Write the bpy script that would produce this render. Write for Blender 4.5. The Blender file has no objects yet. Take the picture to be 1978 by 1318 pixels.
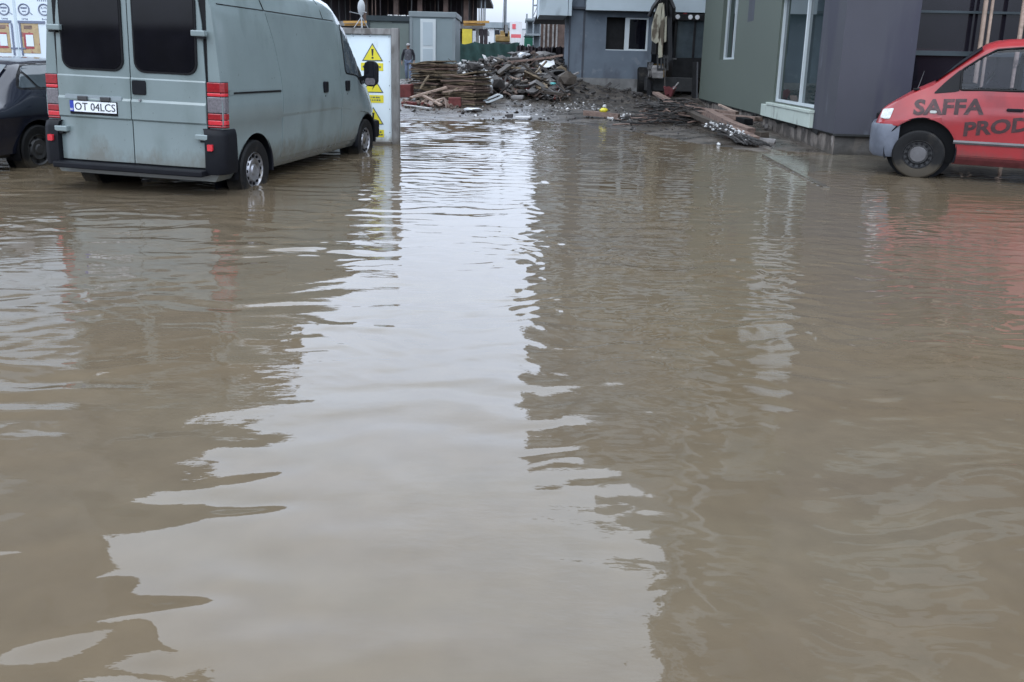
import bpy, bmesh, math, random
import numpy as np
from mathutils import Vector, Matrix, Euler
random.seed(7)
sc = bpy.context.scene
COL = sc.collection
R = math.radians

# ------------------------------------------------------------------ camera
W0, H0 = 1978., 1318.
F, CY, HOR, RHO, CAMZ = 1530., 457., 123., R(1.36), 1.42
PITCH = math.atan((CY - HOR) / F)
cp, sp, cr, sr = math.cos(PITCH), math.sin(PITCH), math.cos(RHO), math.sin(RHO)
right = Vector((cr, sr * sp, sr * cp))
up = Vector((-sr, cr * sp, cr * cp))
fwd = Vector((0, cp, -sp))
cd = bpy.data.cameras.new('camera')
cam = bpy.data.objects.new('camera', cd); COL.objects.link(cam)
m = Matrix((right, up, -fwd)).transposed().to_4x4(); m.translation = (0, 0, CAMZ)
cam.matrix_world = m
cd.sensor_width = 36; cd.lens = 36 * F / W0
cd.shift_y = -(H0 / 2 - CY) / W0
cd.clip_start = .05; cd.clip_end = 3000
sc.camera = cam

def at(px, py, Y):
    "world point at distance Y along the ray measured in the photograph"
    d = right * ((px - W0 / 2) / F) + up * (-(py - CY) / F) + fwd
    d = d * (Y / d.y)
    return Vector((d.x, Y, CAMZ + d.z))

# ------------------------------------------------------------------ materials
M = {}
def nd(nt, t, **kw):
    n = nt.nodes.new(t)
    for k, v in kw.items(): setattr(n, k, v)
    return n
def mat(name, col, rough=.6, metal=0., var=.18, scale=3., bump=0., bscale=40., stretch=(1, 1, 1), spec=.5,
        stain=None, coat=0., rvar=0., detail=5., ior=1.5, splash=None):
    """procedural surface: colour broken up by noise, optional stains with a shape of their own, optional bump"""
    ma = bpy.data.materials.new(name); ma.use_nodes = True; M[name] = ma
    nt = ma.node_tree; b = nt.nodes['Principled BSDF']
    tc = nd(nt, 'ShaderNodeTexCoord'); mp = nd(nt, 'ShaderNodeMapping'); mp.inputs['Scale'].default_value = stretch
    nt.links.new(tc.outputs['Object'], mp.inputs['Vector'])
    no = nd(nt, 'ShaderNodeTexNoise'); no.inputs['Scale'].default_value = scale; no.inputs['Detail'].default_value = detail
    no.inputs['Roughness'].default_value = .62
    nt.links.new(mp.outputs['Vector'], no.inputs['Vector'])
    rp = nd(nt, 'ShaderNodeMapRange'); rp.inputs[1].default_value = .3; rp.inputs[2].default_value = .7
    rp.inputs[3].default_value = 1 - var; rp.inputs[4].default_value = 1 + var
    nt.links.new(no.outputs[0], rp.inputs[0])
    mx = nd(nt, 'ShaderNodeVectorMath', operation='SCALE'); mx.inputs[0].default_value = col[:3]
    nt.links.new(rp.outputs[0], mx.inputs['Scale'])
    out = mx.outputs[0]
    for st in (stain or []):
        c2, sc2, lo, hi, stre = st
        m2 = nd(nt, 'ShaderNodeMapping'); m2.inputs['Scale'].default_value = stre
        nt.links.new(tc.outputs['Object'], m2.inputs['Vector'])
        n2 = nd(nt, 'ShaderNodeTexNoise'); n2.inputs['Scale'].default_value = sc2; n2.inputs['Detail'].default_value = 6
        nt.links.new(m2.outputs['Vector'], n2.inputs['Vector'])
        r2 = nd(nt, 'ShaderNodeMapRange'); r2.inputs[1].default_value = lo; r2.inputs[2].default_value = hi
        nt.links.new(n2.outputs[0], r2.inputs[0])
        mm = nd(nt, 'ShaderNodeMix', data_type='RGBA')
        nt.links.new(r2.outputs[0], mm.inputs[0]); nt.links.new(out, mm.inputs[6]); mm.inputs[7].default_value = (*c2, 1)
        out = mm.outputs[2]
    if splash:
        # dried mud thrown up from the wheels: ragged patches, thinning out with height
        c2, z0, z1, sc2 = splash
        n2 = nd(nt, 'ShaderNodeTexNoise'); n2.inputs['Scale'].default_value = sc2; n2.inputs['Detail'].default_value = 9; n2.inputs['Roughness'].default_value = .7
        m2 = nd(nt, 'ShaderNodeMapping'); m2.inputs['Scale'].default_value = (1, .7, .45); nt.links.new(tc.outputs['Object'], m2.inputs['Vector']); nt.links.new(m2.outputs['Vector'], n2.inputs['Vector'])
        sz = nd(nt, 'ShaderNodeSeparateXYZ'); nt.links.new(tc.outputs['Object'], sz.inputs[0])
        r4 = nd(nt, 'ShaderNodeMapRange'); r4.inputs[1].default_value = z0; r4.inputs[2].default_value = z1; r4.inputs[3].default_value = .36; r4.inputs[4].default_value = -.28; nt.links.new(sz.outputs['Z'], r4.inputs[0])
        ad_ = nd(nt, 'ShaderNodeMath', operation='ADD'); nt.links.new(n2.outputs[0], ad_.inputs[0]); nt.links.new(r4.outputs[0], ad_.inputs[1])
        r5 = nd(nt, 'ShaderNodeMapRange'); r5.inputs[1].default_value = .50; r5.inputs[2].default_value = .74; r5.inputs[4].default_value = .8; nt.links.new(ad_.outputs[0], r5.inputs[0])
        mm = nd(nt, 'ShaderNodeMix', data_type='RGBA'); nt.links.new(r5.outputs[0], mm.inputs[0]); nt.links.new(out, mm.inputs[6]); mm.inputs[7].default_value = (*c2, 1); out = mm.outputs[2]
    nt.links.new(out, b.inputs['Base Color'])
    b.inputs['Roughness'].default_value = rough; b.inputs['Metallic'].default_value = metal
    b.inputs['Specular IOR Level'].default_value = spec; b.inputs['IOR'].default_value = ior
    if coat: b.inputs['Coat Weight'].default_value = coat; b.inputs['Coat Roughness'].default_value = .08
    if rvar:
        r3 = nd(nt, 'ShaderNodeMapRange'); r3.inputs[1].default_value = .35; r3.inputs[2].default_value = .65
        r3.inputs[3].default_value = max(.02, rough - rvar); r3.inputs[4].default_value = min(1, rough + rvar)
        nt.links.new(no.outputs[0], r3.inputs[0]); nt.links.new(r3.outputs[0], b.inputs['Roughness'])
    if bump:
        n4 = nd(nt, 'ShaderNodeTexNoise'); n4.inputs['Scale'].default_value = bscale; n4.inputs['Detail'].default_value = 4
        nt.links.new(mp.outputs['Vector'], n4.inputs['Vector'])
        bp = nd(nt, 'ShaderNodeBump'); bp.inputs['Strength'].default_value = 1; bp.inputs['Distance'].default_value = bump
        nt.links.new(n4.outputs[0], bp.inputs['Height']); nt.links.new(bp.outputs[0], b.inputs['Normal'])
    return ma

DIRT = (.09, .075, .055)
mat('mud', (.062, .052, .043), .38, var=.5, scale=1.3, bump=.03, bscale=9, rvar=.3, stain=[((.035, .029, .024), 2.2, .5, .62, (1, 1, 1)), ((.10, .088, .072), 7, .6, .7, (1, 1, 1))])
mat('van_paint', (.168, .208, .210), .22, var=.06, scale=2, coat=.5, splash=((.115, .112, .095), .30, .85, 3.5), stain=[((.118, .150, .145), 2.6, .52, .78, (1, 1, .5)), ((.085, .09, .075), 30, .69, .76, (1, 1, 1))])
mat('black_plastic', (.006, .0065, .009), .5, spec=.16, var=.25, scale=6, bump=.0006, bscale=300)
mat('black_rubber', (.006, .006, .0065), .65, splash=((.055, .045, .032), .10, .34, 8), spec=.25, var=.3, scale=9, bump=.001, bscale=120, stain=[((.024, .021, .018), 5, .56, .7, (1, 1, 1))])
mat('seal', (.004, .004, .005), .5, var=.1, spec=.2)
mat('dark_glass', (.006, .006, .010), .06, var=.2, scale=1.2, spec=.5)
mat('tint_glass', (.004, .0038, .0055), .06, var=.4, scale=2.5, spec=.40)
mat('car_glass', (.06, .075, .085), .05, var=.25, scale=2)
mat('red_glass', (.030, .031, .046), .05, var=.2, scale=1.5, stain=[((.012, .010, .016), 1.0, .50, .54, (1, 1, 1.6))])
mat('red_lens', (.24, .008, .012), .15, var=.25, scale=30, coat=.5)
mat('red_bright', (.48, .02, .03), .2, var=.2, scale=40, coat=.4)
mat('clear_lens', (.13, .12, .13), .2, var=.3, scale=40, coat=.4)
mat('head_lens', (.42, .44, .42), .12, var=.25, scale=26, coat=.6)
mat('steel_rim', (.33, .33, .35), .35, metal=.75, var=.25, scale=9, stain=[(DIRT, 7, .55, .72, (1, 1, 1))])
mat('dark_rim', (.016, .016, .017), .5, var=.3, scale=9)
mat('hub_grey', (.085, .082, .085), .5, var=.2, scale=9)
mat('white_plate', (.70, .73, .76), .4, var=.06, scale=8)
mat('blue_band', (.02, .04, .30), .4, var=.06)
mat('ink', (.012, .013, .018), .5, var=.1)
mat('red_paint', (.27, .019, .022), .28, var=.1, scale=3, coat=.15, splash=((.11, .045, .04), .22, .62, 4), stain=[((.17, .016, .020), 2.3, .52, .75, (1, 1, .6))])
mat('red_dirty', (.105, .022, .024), .5, var=.45, scale=6)
mat('bumper_grey', (.10, .112, .14), .5, var=.2, scale=6, bump=.001, bscale=120)
mat('navy_paint', (.010, .012, .022), .18, var=.1, scale=2, coat=.6)
mat('letter_faded', (.030, .009, .010), .5, var=.35, scale=12, stain=[((.10, .018, .022), 14, .55, .75, (1, 1, 1))])
mat('green_wall', (.088, .108, .089), .72, var=.03, scale=1.2, bump=.002, bscale=160, stain=[((.081, .100, .083), .35, .5, .7, (1, .6, 1))])
mat('purple_wall', (.041, .042, .054), .66, var=.07, scale=1.6, bump=.002, bscale=160, stain=[((.027, .027, .043), 1.1, .52, .60, (1.1, 1.1, .14)), ((.065, .07, .085), 3, .66, .72, (1, 1, .3))])
mat('sill_white', (.44, .50, .45), .55, var=.06, scale=3, stain=[((.30, .33, .30), 5, .6, .7, (1, 1, .4))])
mat('pvc_white', (.55, .60, .62), .35, var=.04, scale=4)
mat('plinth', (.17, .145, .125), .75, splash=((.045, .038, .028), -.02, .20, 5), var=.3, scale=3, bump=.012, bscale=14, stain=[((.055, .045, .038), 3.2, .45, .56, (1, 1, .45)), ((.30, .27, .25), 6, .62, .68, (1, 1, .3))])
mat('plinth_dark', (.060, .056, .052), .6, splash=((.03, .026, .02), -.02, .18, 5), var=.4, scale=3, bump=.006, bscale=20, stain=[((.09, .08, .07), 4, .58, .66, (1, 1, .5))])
mat('felt_black', (.012, .013, .013), .7, var=.4, scale=9)
mat('window_glass', (.022, .034, .036), .02, var=.3, scale=.6, spec=1., ior=1.75)
mat('shop_glass', (.010, .009, .013), .05, var=.3, scale=.9, spec=.40)
mat('slab_concrete', (.10, .088, .066), .10, var=.25, scale=3, rvar=.08, bump=.003, bscale=12, stain=[((.075, .062, .045), 1.6, .45, .6, (1, 1, 1))])
mat('grey_render', (.115, .142, .175), .75, var=.10, scale=1.5, bump=.003, bscale=90, stain=[((.085, .10, .125), 1.2, .54, .62, (1, 1, .5)), ((.15, .175, .205), 2.2, .6, .66, (1, 1, 1))])
mat('dark_render', (.050, .056, .070), .8, var=.2, scale=2)
mat('white_render', (.42, .49, .53), .7, var=.05, scale=1.2, stain=[((.28, .33, .36), 1.5, .58, .7, (1, 1, .4))])
mat('concrete', (.17, .17, .168), .8, var=.22, scale=3, bump=.006, bscale=20, stain=[((.09, .088, .085), 2.4, .52, .65, (1, 1, .5))])
mat('beam_wood_grey', (.17, .165, .16), .75, splash=((.07, .058, .042), 0, .28, 6), var=.3, scale=2, bump=.003, bscale=40, stretch=(5, 5, .8), stain=[((.09, .082, .075), 5, .52, .64, (1, 1, .4))])
mat('cabin_grey', (.20, .25, .265), .5, var=.05, scale=1.5, stain=[((.155, .19, .20), 1.8, .6, .75, (1, 1, .3))])
mat('cabin_trim', (.20, .235, .25), .5, var=.08, scale=2)
mat('cabin_green', (.135, .165, .155), .6, var=.08, scale=1.5)
mat('cabin_dark', (.02, .032, .038), .55, var=.15)
mat('sign_white', (.60, .68, .72), .35, splash=((.22, .19, .14), .02, .30, 7), var=.04, scale=2, stain=[((.42, .46, .46), 3, .62, .74, (1, 1, .5))])
mat('sign_yellow', (.60, .52, .03), .4, var=.08, scale=5)
mat('sign_dark', (.06, .085, .10), .5, var=.1)
mat('wood_old', (.165, .125, .080), .75, var=.45, scale=3, bump=.003, bscale=30, stretch=(1.2, 9, 9), stain=[((.05, .038, .027), 3.3, .5, .64, (1, 4, 4))])
mat('wood_dark', (.045, .034, .025), .7, var=.5, scale=3, bump=.003, bscale=30, stretch=(1.2, 9, 9))
mat('wood_pale', (.34, .25, .20), .7, var=.3, scale=3, bump=.002, bscale=30, stretch=(1.2, 9, 9), stain=[((.14, .10, .08), 3, .55, .66, (1, 4, 4))])
mat('wood_brown', (.17, .115, .092), .6, var=.35, scale=3, bump=.002, bscale=30, stretch=(1.2, 9, 9), stain=[((.08, .05, .04), 2.6, .55, .66, (1, 4, 4))])
mat('brick_red', (.14, .035, .032), .8, var=.35, scale=6, bump=.004, bscale=40)
mat('rubble_dark', (.045, .040, .038), .7, var=.6, scale=2, bump=.01, bscale=20)
mat('rubble_grey', (.20, .19, .185), .8, var=.4, scale=4, bump=.006, bscale=30)
mat('rubble_white', (.50, .50, .50), .6, var=.2, scale=6)
mat('rubble_brown', (.11, .075, .06), .75, var=.4, scale=4)
mat('bag_white', (.58, .60, .62), .4, var=.15, scale=7, bump=.02, bscale=9)
mat('cyan_plastic', (.10, .42, .42), .4, var=.1)
mat('yellow_plastic', (.62, .55, .04), .4, var=.12, scale=8)
mat('yellow_far', (.50, .40, .035), .55, var=.15, scale=3)
mat('beam_yellow', (.40, .22, .055), .6, var=.2, scale=3)
mat('digger_yellow', (.27, .17, .055), .5, var=.3, scale=2)
mat('twig', (.018, .016, .015), .6, var=.5, scale=6)
mat('rebar', (.055, .048, .044), .5, var=.5, scale=8, metal=.2)
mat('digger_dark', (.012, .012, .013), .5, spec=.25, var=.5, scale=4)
mat('digger_cream', (.38, .36, .28), .6, var=.2, scale=4, stain=[((.10, .08, .055), 4, .52, .58, (1, 1, .35))])
mat('digger_grey', (.028, .028, .029), .5, var=.4, scale=4)
mat('hose', (.008, .008, .009), .45, var=.2)
mat('lamp_white', (.65, .66, .68), .3, var=.05)
mat('beacon_red', (.30, .03, .03), .3, var=.1)
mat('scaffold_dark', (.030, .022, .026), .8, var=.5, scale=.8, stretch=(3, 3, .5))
mat('scaffold_brown', (.085, .055, .045), .75, var=.4, scale=2)
mat('mesh_green', (.020, .055, .050), .8, var=.35, scale=2, bump=.02, bscale=4)
mat('skip_green', (.010, .12, .075), .5, var=.15)
mat('far_white', (.52, .53, .54), .7, var=.08, scale=1)
mat('far_red', (.50, .085, .10), .6, var=.15, scale=2)
mat('far_grey', (.19, .22, .24), .7, var=.15, scale=1)
mat('mast_grey', (.16, .18, .20), .5, var=.15)
mat('dish_grey', (.40, .42, .44), .4, var=.08)
mat('skin', (.36, .20, .14), .55, var=.1, scale=20)
mat('cap_grey', (.36, .36, .37), .8, var=.1, scale=20)
mat('vest_dark', (.018, .020, .028), .8, var=.3, scale=15)
mat('vest_grey', (.085, .085, .10), .8, var=.3, scale=15)
mat('jeans', (.16, .20, .29), .85, var=.3, scale=14)
mat('boot', (.025, .022, .02), .7, var=.2)
mat('hair', (.02, .016, .014), .7, var=.2)
mat('tan_plan', (.36, .27, .15), .6, var=.25, scale=9, stain=[((.24, .10, .08), 9, .57, .6, (1, 1, 1))])
mat('plan_red', (.27, .05, .06), .6, var=.25, scale=9)
mat('poster_white', (.56, .62, .67), .5, var=.04, scale=2)
mat('poster_line', (.12, .14, .20), .5, var=.2)
mat('tub_pink', (.19, .055, .060), .6, var=.35, scale=5)
mat('copper_tan', (.30, .22, .17), .6, var=.25, scale=4)
mat('roof_tile', (.12, .11, .11), .7, var=.2)

def glass_mat(name, tint):
    ma = bpy.data.materials.new(name); ma.use_nodes = True; M[name] = ma; nt = ma.node_tree; nt.nodes.clear()
    o = nd(nt, 'ShaderNodeOutputMaterial'); tr = nd(nt, 'ShaderNodeBsdfTransparent'); tr.inputs[0].default_value = (*tint, 1)
    gl = nd(nt, 'ShaderNodeBsdfGlossy'); gl.inputs['Roughness'].default_value = .02; fr = nd(nt, 'ShaderNodeFresnel'); fr.inputs[0].default_value = 1.42
    mx = nd(nt, 'ShaderNodeMixShader'); nt.links.new(fr.outputs[0], mx.inputs[0]); nt.links.new(tr.outputs[0], mx.inputs[1]); nt.links.new(gl.outputs[0], mx.inputs[2]); nt.links.new(mx.outputs[0], o.inputs[0])
glass_mat('clear_glass', (.74, .77, .84))

# ------------------------------------------------------------------ mesh helpers
class MB:
    "collects shapes; build() links them as ONE mesh object"
    def __init__(s): s.v = []; s.f = []; s.mi = []
    def add(s, vs, fs, mi=0):
        b = len(s.v); s.v += [tuple(p) for p in vs]; s.f += [tuple(b + i for i in f) for f in fs]; s.mi += [mi] * len(fs); return s
    def box(s, lo, hi, mi=0, rot=None, piv=None):
        x0, y0, z0 = lo; x1, y1, z1 = hi
        vs = [Vector(p) for p in ((x0,y0,z0),(x1,y0,z0),(x1,y1,z0),(x0,y1,z0),(x0,y0,z1),(x1,y0,z1),(x1,y1,z1),(x0,y1,z1))]
        if rot is not None:
            c = Vector(piv) if piv is not None else (Vector(lo) + Vector(hi)) / 2
            vs = [rot @ (p - c) + c for p in vs]
        return s.add(vs, [(3,2,1,0),(4,5,6,7),(0,1,5,4),(1,2,6,5),(2,3,7,6),(3,0,4,7)], mi)
    def bar(s, a, b, w, h=None, mi=0, roll=0.):
        "rectangular bar from a to b"
        a, b = Vector(a), Vector(b); h = h or w; d = (b - a); L = d.length; d.normalize()
        q = d.to_track_quat('Y', 'Z').to_matrix() @ Matrix.Rotation(roll, 3, 'Y')
        vs = [a + q @ Vector((x * w / 2, y, z * h / 2)) for y in (0, L) for x, z in ((-1,-1),(1,-1),(1,1),(-1,1))]
        return s.add(vs, [(0,1,2,3),(7,6,5,4),(0,4,5,1),(1,5,6,2),(2,6,7,3),(3,7,4,0)], mi)
    def tube(s, path, r, n=8, mi=0, cap=True):
        path = [Vector(p) for p in path]; rs = r if isinstance(r, (list, tuple)) else [r] * len(path)
        vs = []; fs = []
        for i, p in enumerate(path):
            t = (path[min(i + 1, len(path) - 1)] - path[max(i - 1, 0)])
            q = t.to_track_quat('Z', 'Y').to_matrix()
            for k in range(n):
                a = 2 * math.pi * k / n; vs.append(p + q @ Vector((math.cos(a) * rs[i], math.sin(a) * rs[i], 0)))
        for i in range(len(path) - 1):
            for k in range(n):
                k2 = (k + 1) % n; fs.append((i*n+k, i*n+k2, (i+1)*n+k2, (i+1)*n+k))
        if cap: fs += [tuple(range(n - 1, -1, -1)), tuple(range((len(path)-1)*n, len(path)*n))]
        return s.add(vs, fs, mi)
    def lathe(s, prof, c, axis='x', n=40, mi=0):
        "prof: list of (along, radius) turned round the axis through c"
        vs = []; fs = []; c = Vector(c)
        for a, r in prof:
            for k in range(n):
                t = 2 * math.pi * k / n; x, y = math.cos(t) * r, math.sin(t) * r
                vs.append(c + (Vector((a, x, y)) if axis == 'x' else Vector((x, y, a)) if axis == 'z' else Vector((y, a, x))))
        for i in range(len(prof) - 1):
            for k in range(n):
                k2 = (k + 1) % n; fs.append((i*n+k, i*n+k2, (i+1)*n+k2, (i+1)*n+k))
        return s.add(vs, fs, mi)
    def prism(s, pts, ext, mi=0):
        "closed outline (3D points) extruded by the vector ext"
        n = len(pts); ext = Vector(ext); p = [Vector(q) for q in pts]
        vs = p + [q + ext for q in p]
        fs = [tuple(range(n)), tuple(range(2*n-1, n-1, -1))] + [(i, i+n, (i+1) % n + n, (i+1) % n) for i in range(n)]
        return s.add(vs, fs, mi)
    def blob(s, c, r, sx=(1,1,1), mi=0, seed=0, jit=.25, sub=2):
        bm = bmesh.new(); bmesh.ops.create_icosphere(bm, subdivisions=sub, radius=1)
        rg = random.Random(seed); vs = []
        for v in bm.verts:
            k = 1 + rg.uniform(-jit, jit); vs.append(Vector((v.co.x*sx[0]*r*k + c[0], v.co.y*sx[1]*r*k + c[1], v.co.z*sx[2]*r*k + c[2])))
        s.add(vs, [tuple(v.index for v in f.verts) for f in bm.faces], mi); bm.free(); return s
    def grid(s, rows, mi=0, close=False):
        n = len(rows[0]); vs = [p for r in rows for p in r]; fs = []
        for i in range(len(rows) - 1):
            for k in range(n if close else n - 1):
                k2 = (k + 1) % n; fs.append((i*n+k, i*n+k2, (i+1)*n+k2, (i+1)*n+k))
        return s.add(vs, fs, mi)
    def build(s, name, mats, parent=None, smooth=False, bevel=0, fix=True, angle=40):
        me = bpy.data.meshes.new(name); me.from_pydata(s.v, [], s.f)
        for m_ in (mats if isinstance(mats, (list, tuple)) else [mats]): me.materials.append(M[m_])
        me.polygons.foreach_set('material_index', s.mi)
        if fix:
            bm = bmesh.new(); bm.from_mesh(me); bmesh.ops.recalc_face_normals(bm, faces=bm.faces)
            if bevel:
                bmesh.ops.remove_doubles(bm, verts=bm.verts, dist=1e-5)
                es = [e for e in bm.edges if len(e.link_faces) == 2 and e.calc_face_angle(0) > .6]
                bmesh.ops.bevel(bm, geom=es, offset=bevel, segments=2, affect='EDGES', profile=.6, clamp_overlap=True)
            bm.to_mesh(me); bm.free()
        if smooth:
            me.polygons.foreach_set('use_smooth', [True] * len(me.polygons))
            me.set_sharp_from_angle(angle=R(angle))
        o = bpy.data.objects.new(name, me); COL.objects.link(o)
        if parent: o.parent = parent
        return o

def tag(o, label=None, cat=None, group=None, kind=None):
    if cat and not kind: kind = 'thing'
    for k, v in (('label', label), ('category', cat), ('group', group), ('kind', kind)):
        if v: o[k] = v
    return o
def thing(name, label, cat, loc=(0, 0, 0), hd=0., roll=0., group=None):
    o = bpy.data.objects.new(name, None); COL.objects.link(o); o.empty_display_size = .2
    o.location = loc; o.rotation_euler = (0, R(roll), -R(hd))
    return tag(o, label, cat, group)
def struct(o): return tag(o, kind='structure')

def rrect(a0, a1, b0, b1, r, n=5):
    "rounded rectangle outline"
    out = []
    for cx, cy, t0 in ((a1-r, b1-r, 0), (a0+r, b1-r, 90), (a0+r, b0+r, 180), (a1-r, b0+r, 270)):
        for i in range(n + 1):
            t = R(t0 + 90 * i / n); out.append((cx + r * math.cos(t), cy + r * math.sin(t)))
    return out

def text_verts(txt, size, bold=0., res=3):
    cu = bpy.data.curves.new('txt', 'FONT'); cu.body = txt; cu.size = size; cu.offset = bold; cu.resolution_u = res
    cu.align_x = 'LEFT'; cu.fill_mode = 'BOTH'; cu.extrude = .0015
    o = bpy.data.objects.new('txt', cu); COL.objects.link(o)
    dg = bpy.context.evaluated_depsgraph_get(); dg.update()
    me = o.evaluated_get(dg).to_mesh()
    vs = [tuple(v.co) for v in me.vertices]; fs = [tuple(p.vertices) for p in me.polygons]
    o.evaluated_get(dg).to_mesh_clear(); bpy.data.objects.remove(o); bpy.data.curves.remove(cu)
    return vs, fs
def lettering(txt, x0, x1, h, fn, name, m_, parent, bold=0.):
    "text scaled into x0..x1 and cap height h; fn(x, y, depth) maps it on to its surface"
    vs, fs = text_verts(txt, 1., bold)
    xa, xb = min(v[0] for v in vs), max(v[0] for v in vs); ya, yb = min(v[1] for v in vs), max(v[1] for v in vs)
    mb = MB(); mb.add([fn(x0 + (v[0]-xa)/(xb-xa)*(x1-x0), (v[1]-ya)/(yb-ya)*h, v[2]) for v in vs], fs)
    return mb.build(name, m_, parent, fix=False)

def boolean_cut(o, cutters):
    o.data.materials.append(M['seal'])
    for c in cutters:
        c.data.materials.clear(); c.data.materials.append(M['seal']); c.data.materials.append(M['seal']); c.data.polygons.foreach_set('material_index', [1] * len(c.data.polygons))
    for c in cutters:
        md = o.modifiers.new('cut', 'BOOLEAN'); md.operation = 'DIFFERENCE'; md.object = c; md.solver = 'EXACT'
    dg = bpy.context.evaluated_depsgraph_get(); dg.update()
    me = bpy.data.meshes.new_from_object(o.evaluated_get(dg))
    o.modifiers.clear(); old = o.data; o.data = me; me.name = old.name
    for c in cutters: bpy.data.objects.remove(c)
    me.polygons.foreach_set('use_smooth', [True] * len(me.polygons)); me.set_sharp_from_angle(angle=R(32))

def make_wheel(root, c, rr, wd, side, rim='steel_rim', hub=None, rim_r=.6, holes=10):
    "tyre with tread shoulders, dished rim with holes, hub; side = +1/-1 is the outward direction along x"
    x = wd / 2 * side
    t = MB(); t.lathe([(-x*.75, rr*rim_r), (-x, rr*.8), (-x, rr*.93), (-x*.8, rr), (x*.8, rr), (x*.97, rr*.94), (x, rr*.82), (x*.86, rr*rim_r), (x*.6, rr*rim_r*.98)], c, n=48)
    ty = t.build('wheel', 'black_rubber', root, smooth=True, angle=30)
    m_ = MB(); q = rr * rim_r
    m_.lathe([(x*.78, q*1.02), (x*.86, q*.97), (x*.62, q*.9), (x*.58, q*.72), (x*.80, q*.62), (x*.72, q*.34), (x*.86, q*.26), (x*.86, .001)], c, n=48)
    for k in range(holes):
        a = 2 * math.pi * k / holes; p = Vector(c) + Vector((x*.60, math.cos(a)*q*.78, math.sin(a)*q*.78))
        m_.tube([p + Vector((x*.02, 0, 0)), p + Vector((x*.18, 0, 0))], q*.085, 8, mi=1)
    m_.build('rim', [rim, 'seal'], ty, smooth=True, angle=35)
    if hub:
        h_ = MB(); h_.lathe([(x*.8, q*.56), (x*1.0, q*.5), (x*1.04, .001)], c, n=24); h_.build('hub_cap', hub, ty, smooth=True)
    return ty

# ------------------------------------------------------------------ sky and light: bright overcast
w = bpy.data.worlds.new('World'); sc.world = w; w.use_nodes = True
nt = w.node_tree; bg = nt.nodes['Background']
sky = nd(nt, 'ShaderNodeTexSky'); sky.sky_type = 'NISHITA'; sky.sun_disc = False
SUN_EL, SUN_AZ = R(52), R(200)
sky.sun_elevation = SUN_EL; sky.sun_rotation = SUN_AZ; sky.dust_density = 4; sky.air_density = 1.2
hs = nd(nt, 'ShaderNodeHueSaturation'); hs.inputs['Saturation'].default_value = .25
nt.links.new(sky.outputs[0], hs.inputs['Color'])
tc = nd(nt, 'ShaderNodeTexCoord'); sx = nd(nt, 'ShaderNodeSeparateXYZ'); nt.links.new(tc.outputs['Generated'], sx.inputs[0])
rp = nd(nt, 'ShaderNodeValToRGB'); el = rp.color_ramp.elements
stops = [(0., (.62, .70, .82)), (.05, (.80, .91, 1.08)), (.13, (1.46, 1.68, 2.08)), (.22, (2.0, 2.32, 2.9)), (.36, (2.55, 2.98, 3.7)), (.62, (2.75, 3.1, 3.6)), (1., (2.4, 2.65, 3.0))]
el[0].position, el[0].color = stops[0][0], (*stops[0][1], 1); el[1].position, el[1].color = stops[-1][0], (*stops[-1][1], 1)
for p_, c_ in stops[1:-1]:
    e_ = el.new(p_); e_.color = (*c_, 1)
nt.links.new(sx.outputs['Z'], rp.inputs[0])
cl = nd(nt, 'ShaderNodeTexNoise'); cl.inputs['Scale'].default_value = 3.2; cl.inputs['Detail'].default_value = 4
nt.links.new(tc.outputs['Generated'], cl.inputs['Vector'])
cr_ = nd(nt, 'ShaderNodeMapRange'); cr_.inputs[1].default_value = .3; cr_.inputs[2].default_value = .7; cr_.inputs[3].default_value = 7.8; cr_.inputs[4].default_value = 10.
nt.links.new(cl.outputs[0], cr_.inputs[0])
sv = nd(nt, 'ShaderNodeVectorMath', operation='SCALE'); nt.links.new(rp.outputs[0], sv.inputs[0]); nt.links.new(cr_.outputs[0], sv.inputs['Scale'])
ad = nd(nt, 'ShaderNodeMix', data_type='RGBA'); ad.inputs[0].default_value = .15
nt.links.new(sv.outputs[0], ad.inputs[6]); nt.links.new(hs.outputs[0], ad.inputs[7])
nt.links.new(ad.outputs[2], bg.inputs['Color']); bg.inputs['Strength'].default_value = .12
sl = bpy.data.lights.new('sun', 'SUN'); sl.energy = .6; sl.angle = R(50); sl.color = (1, .97, .93)
so = bpy.data.objects.new('sun', sl); COL.objects.link(so)
so.rotation_euler = Euler((R(90) - SUN_EL, 0, math.pi - SUN_AZ))
sc.view_settings.view_transform = 'Standard'; sc.view_settings.look = 'None'; sc.view_settings.exposure = 0; sc.view_settings.gamma = 1
sc.cycles.max_bounces = 8; sc.cycles.caustics_reflective = False; sc.cycles.caustics_refractive = False
sc.cycles.sample_clamp_indirect = 6

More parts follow.
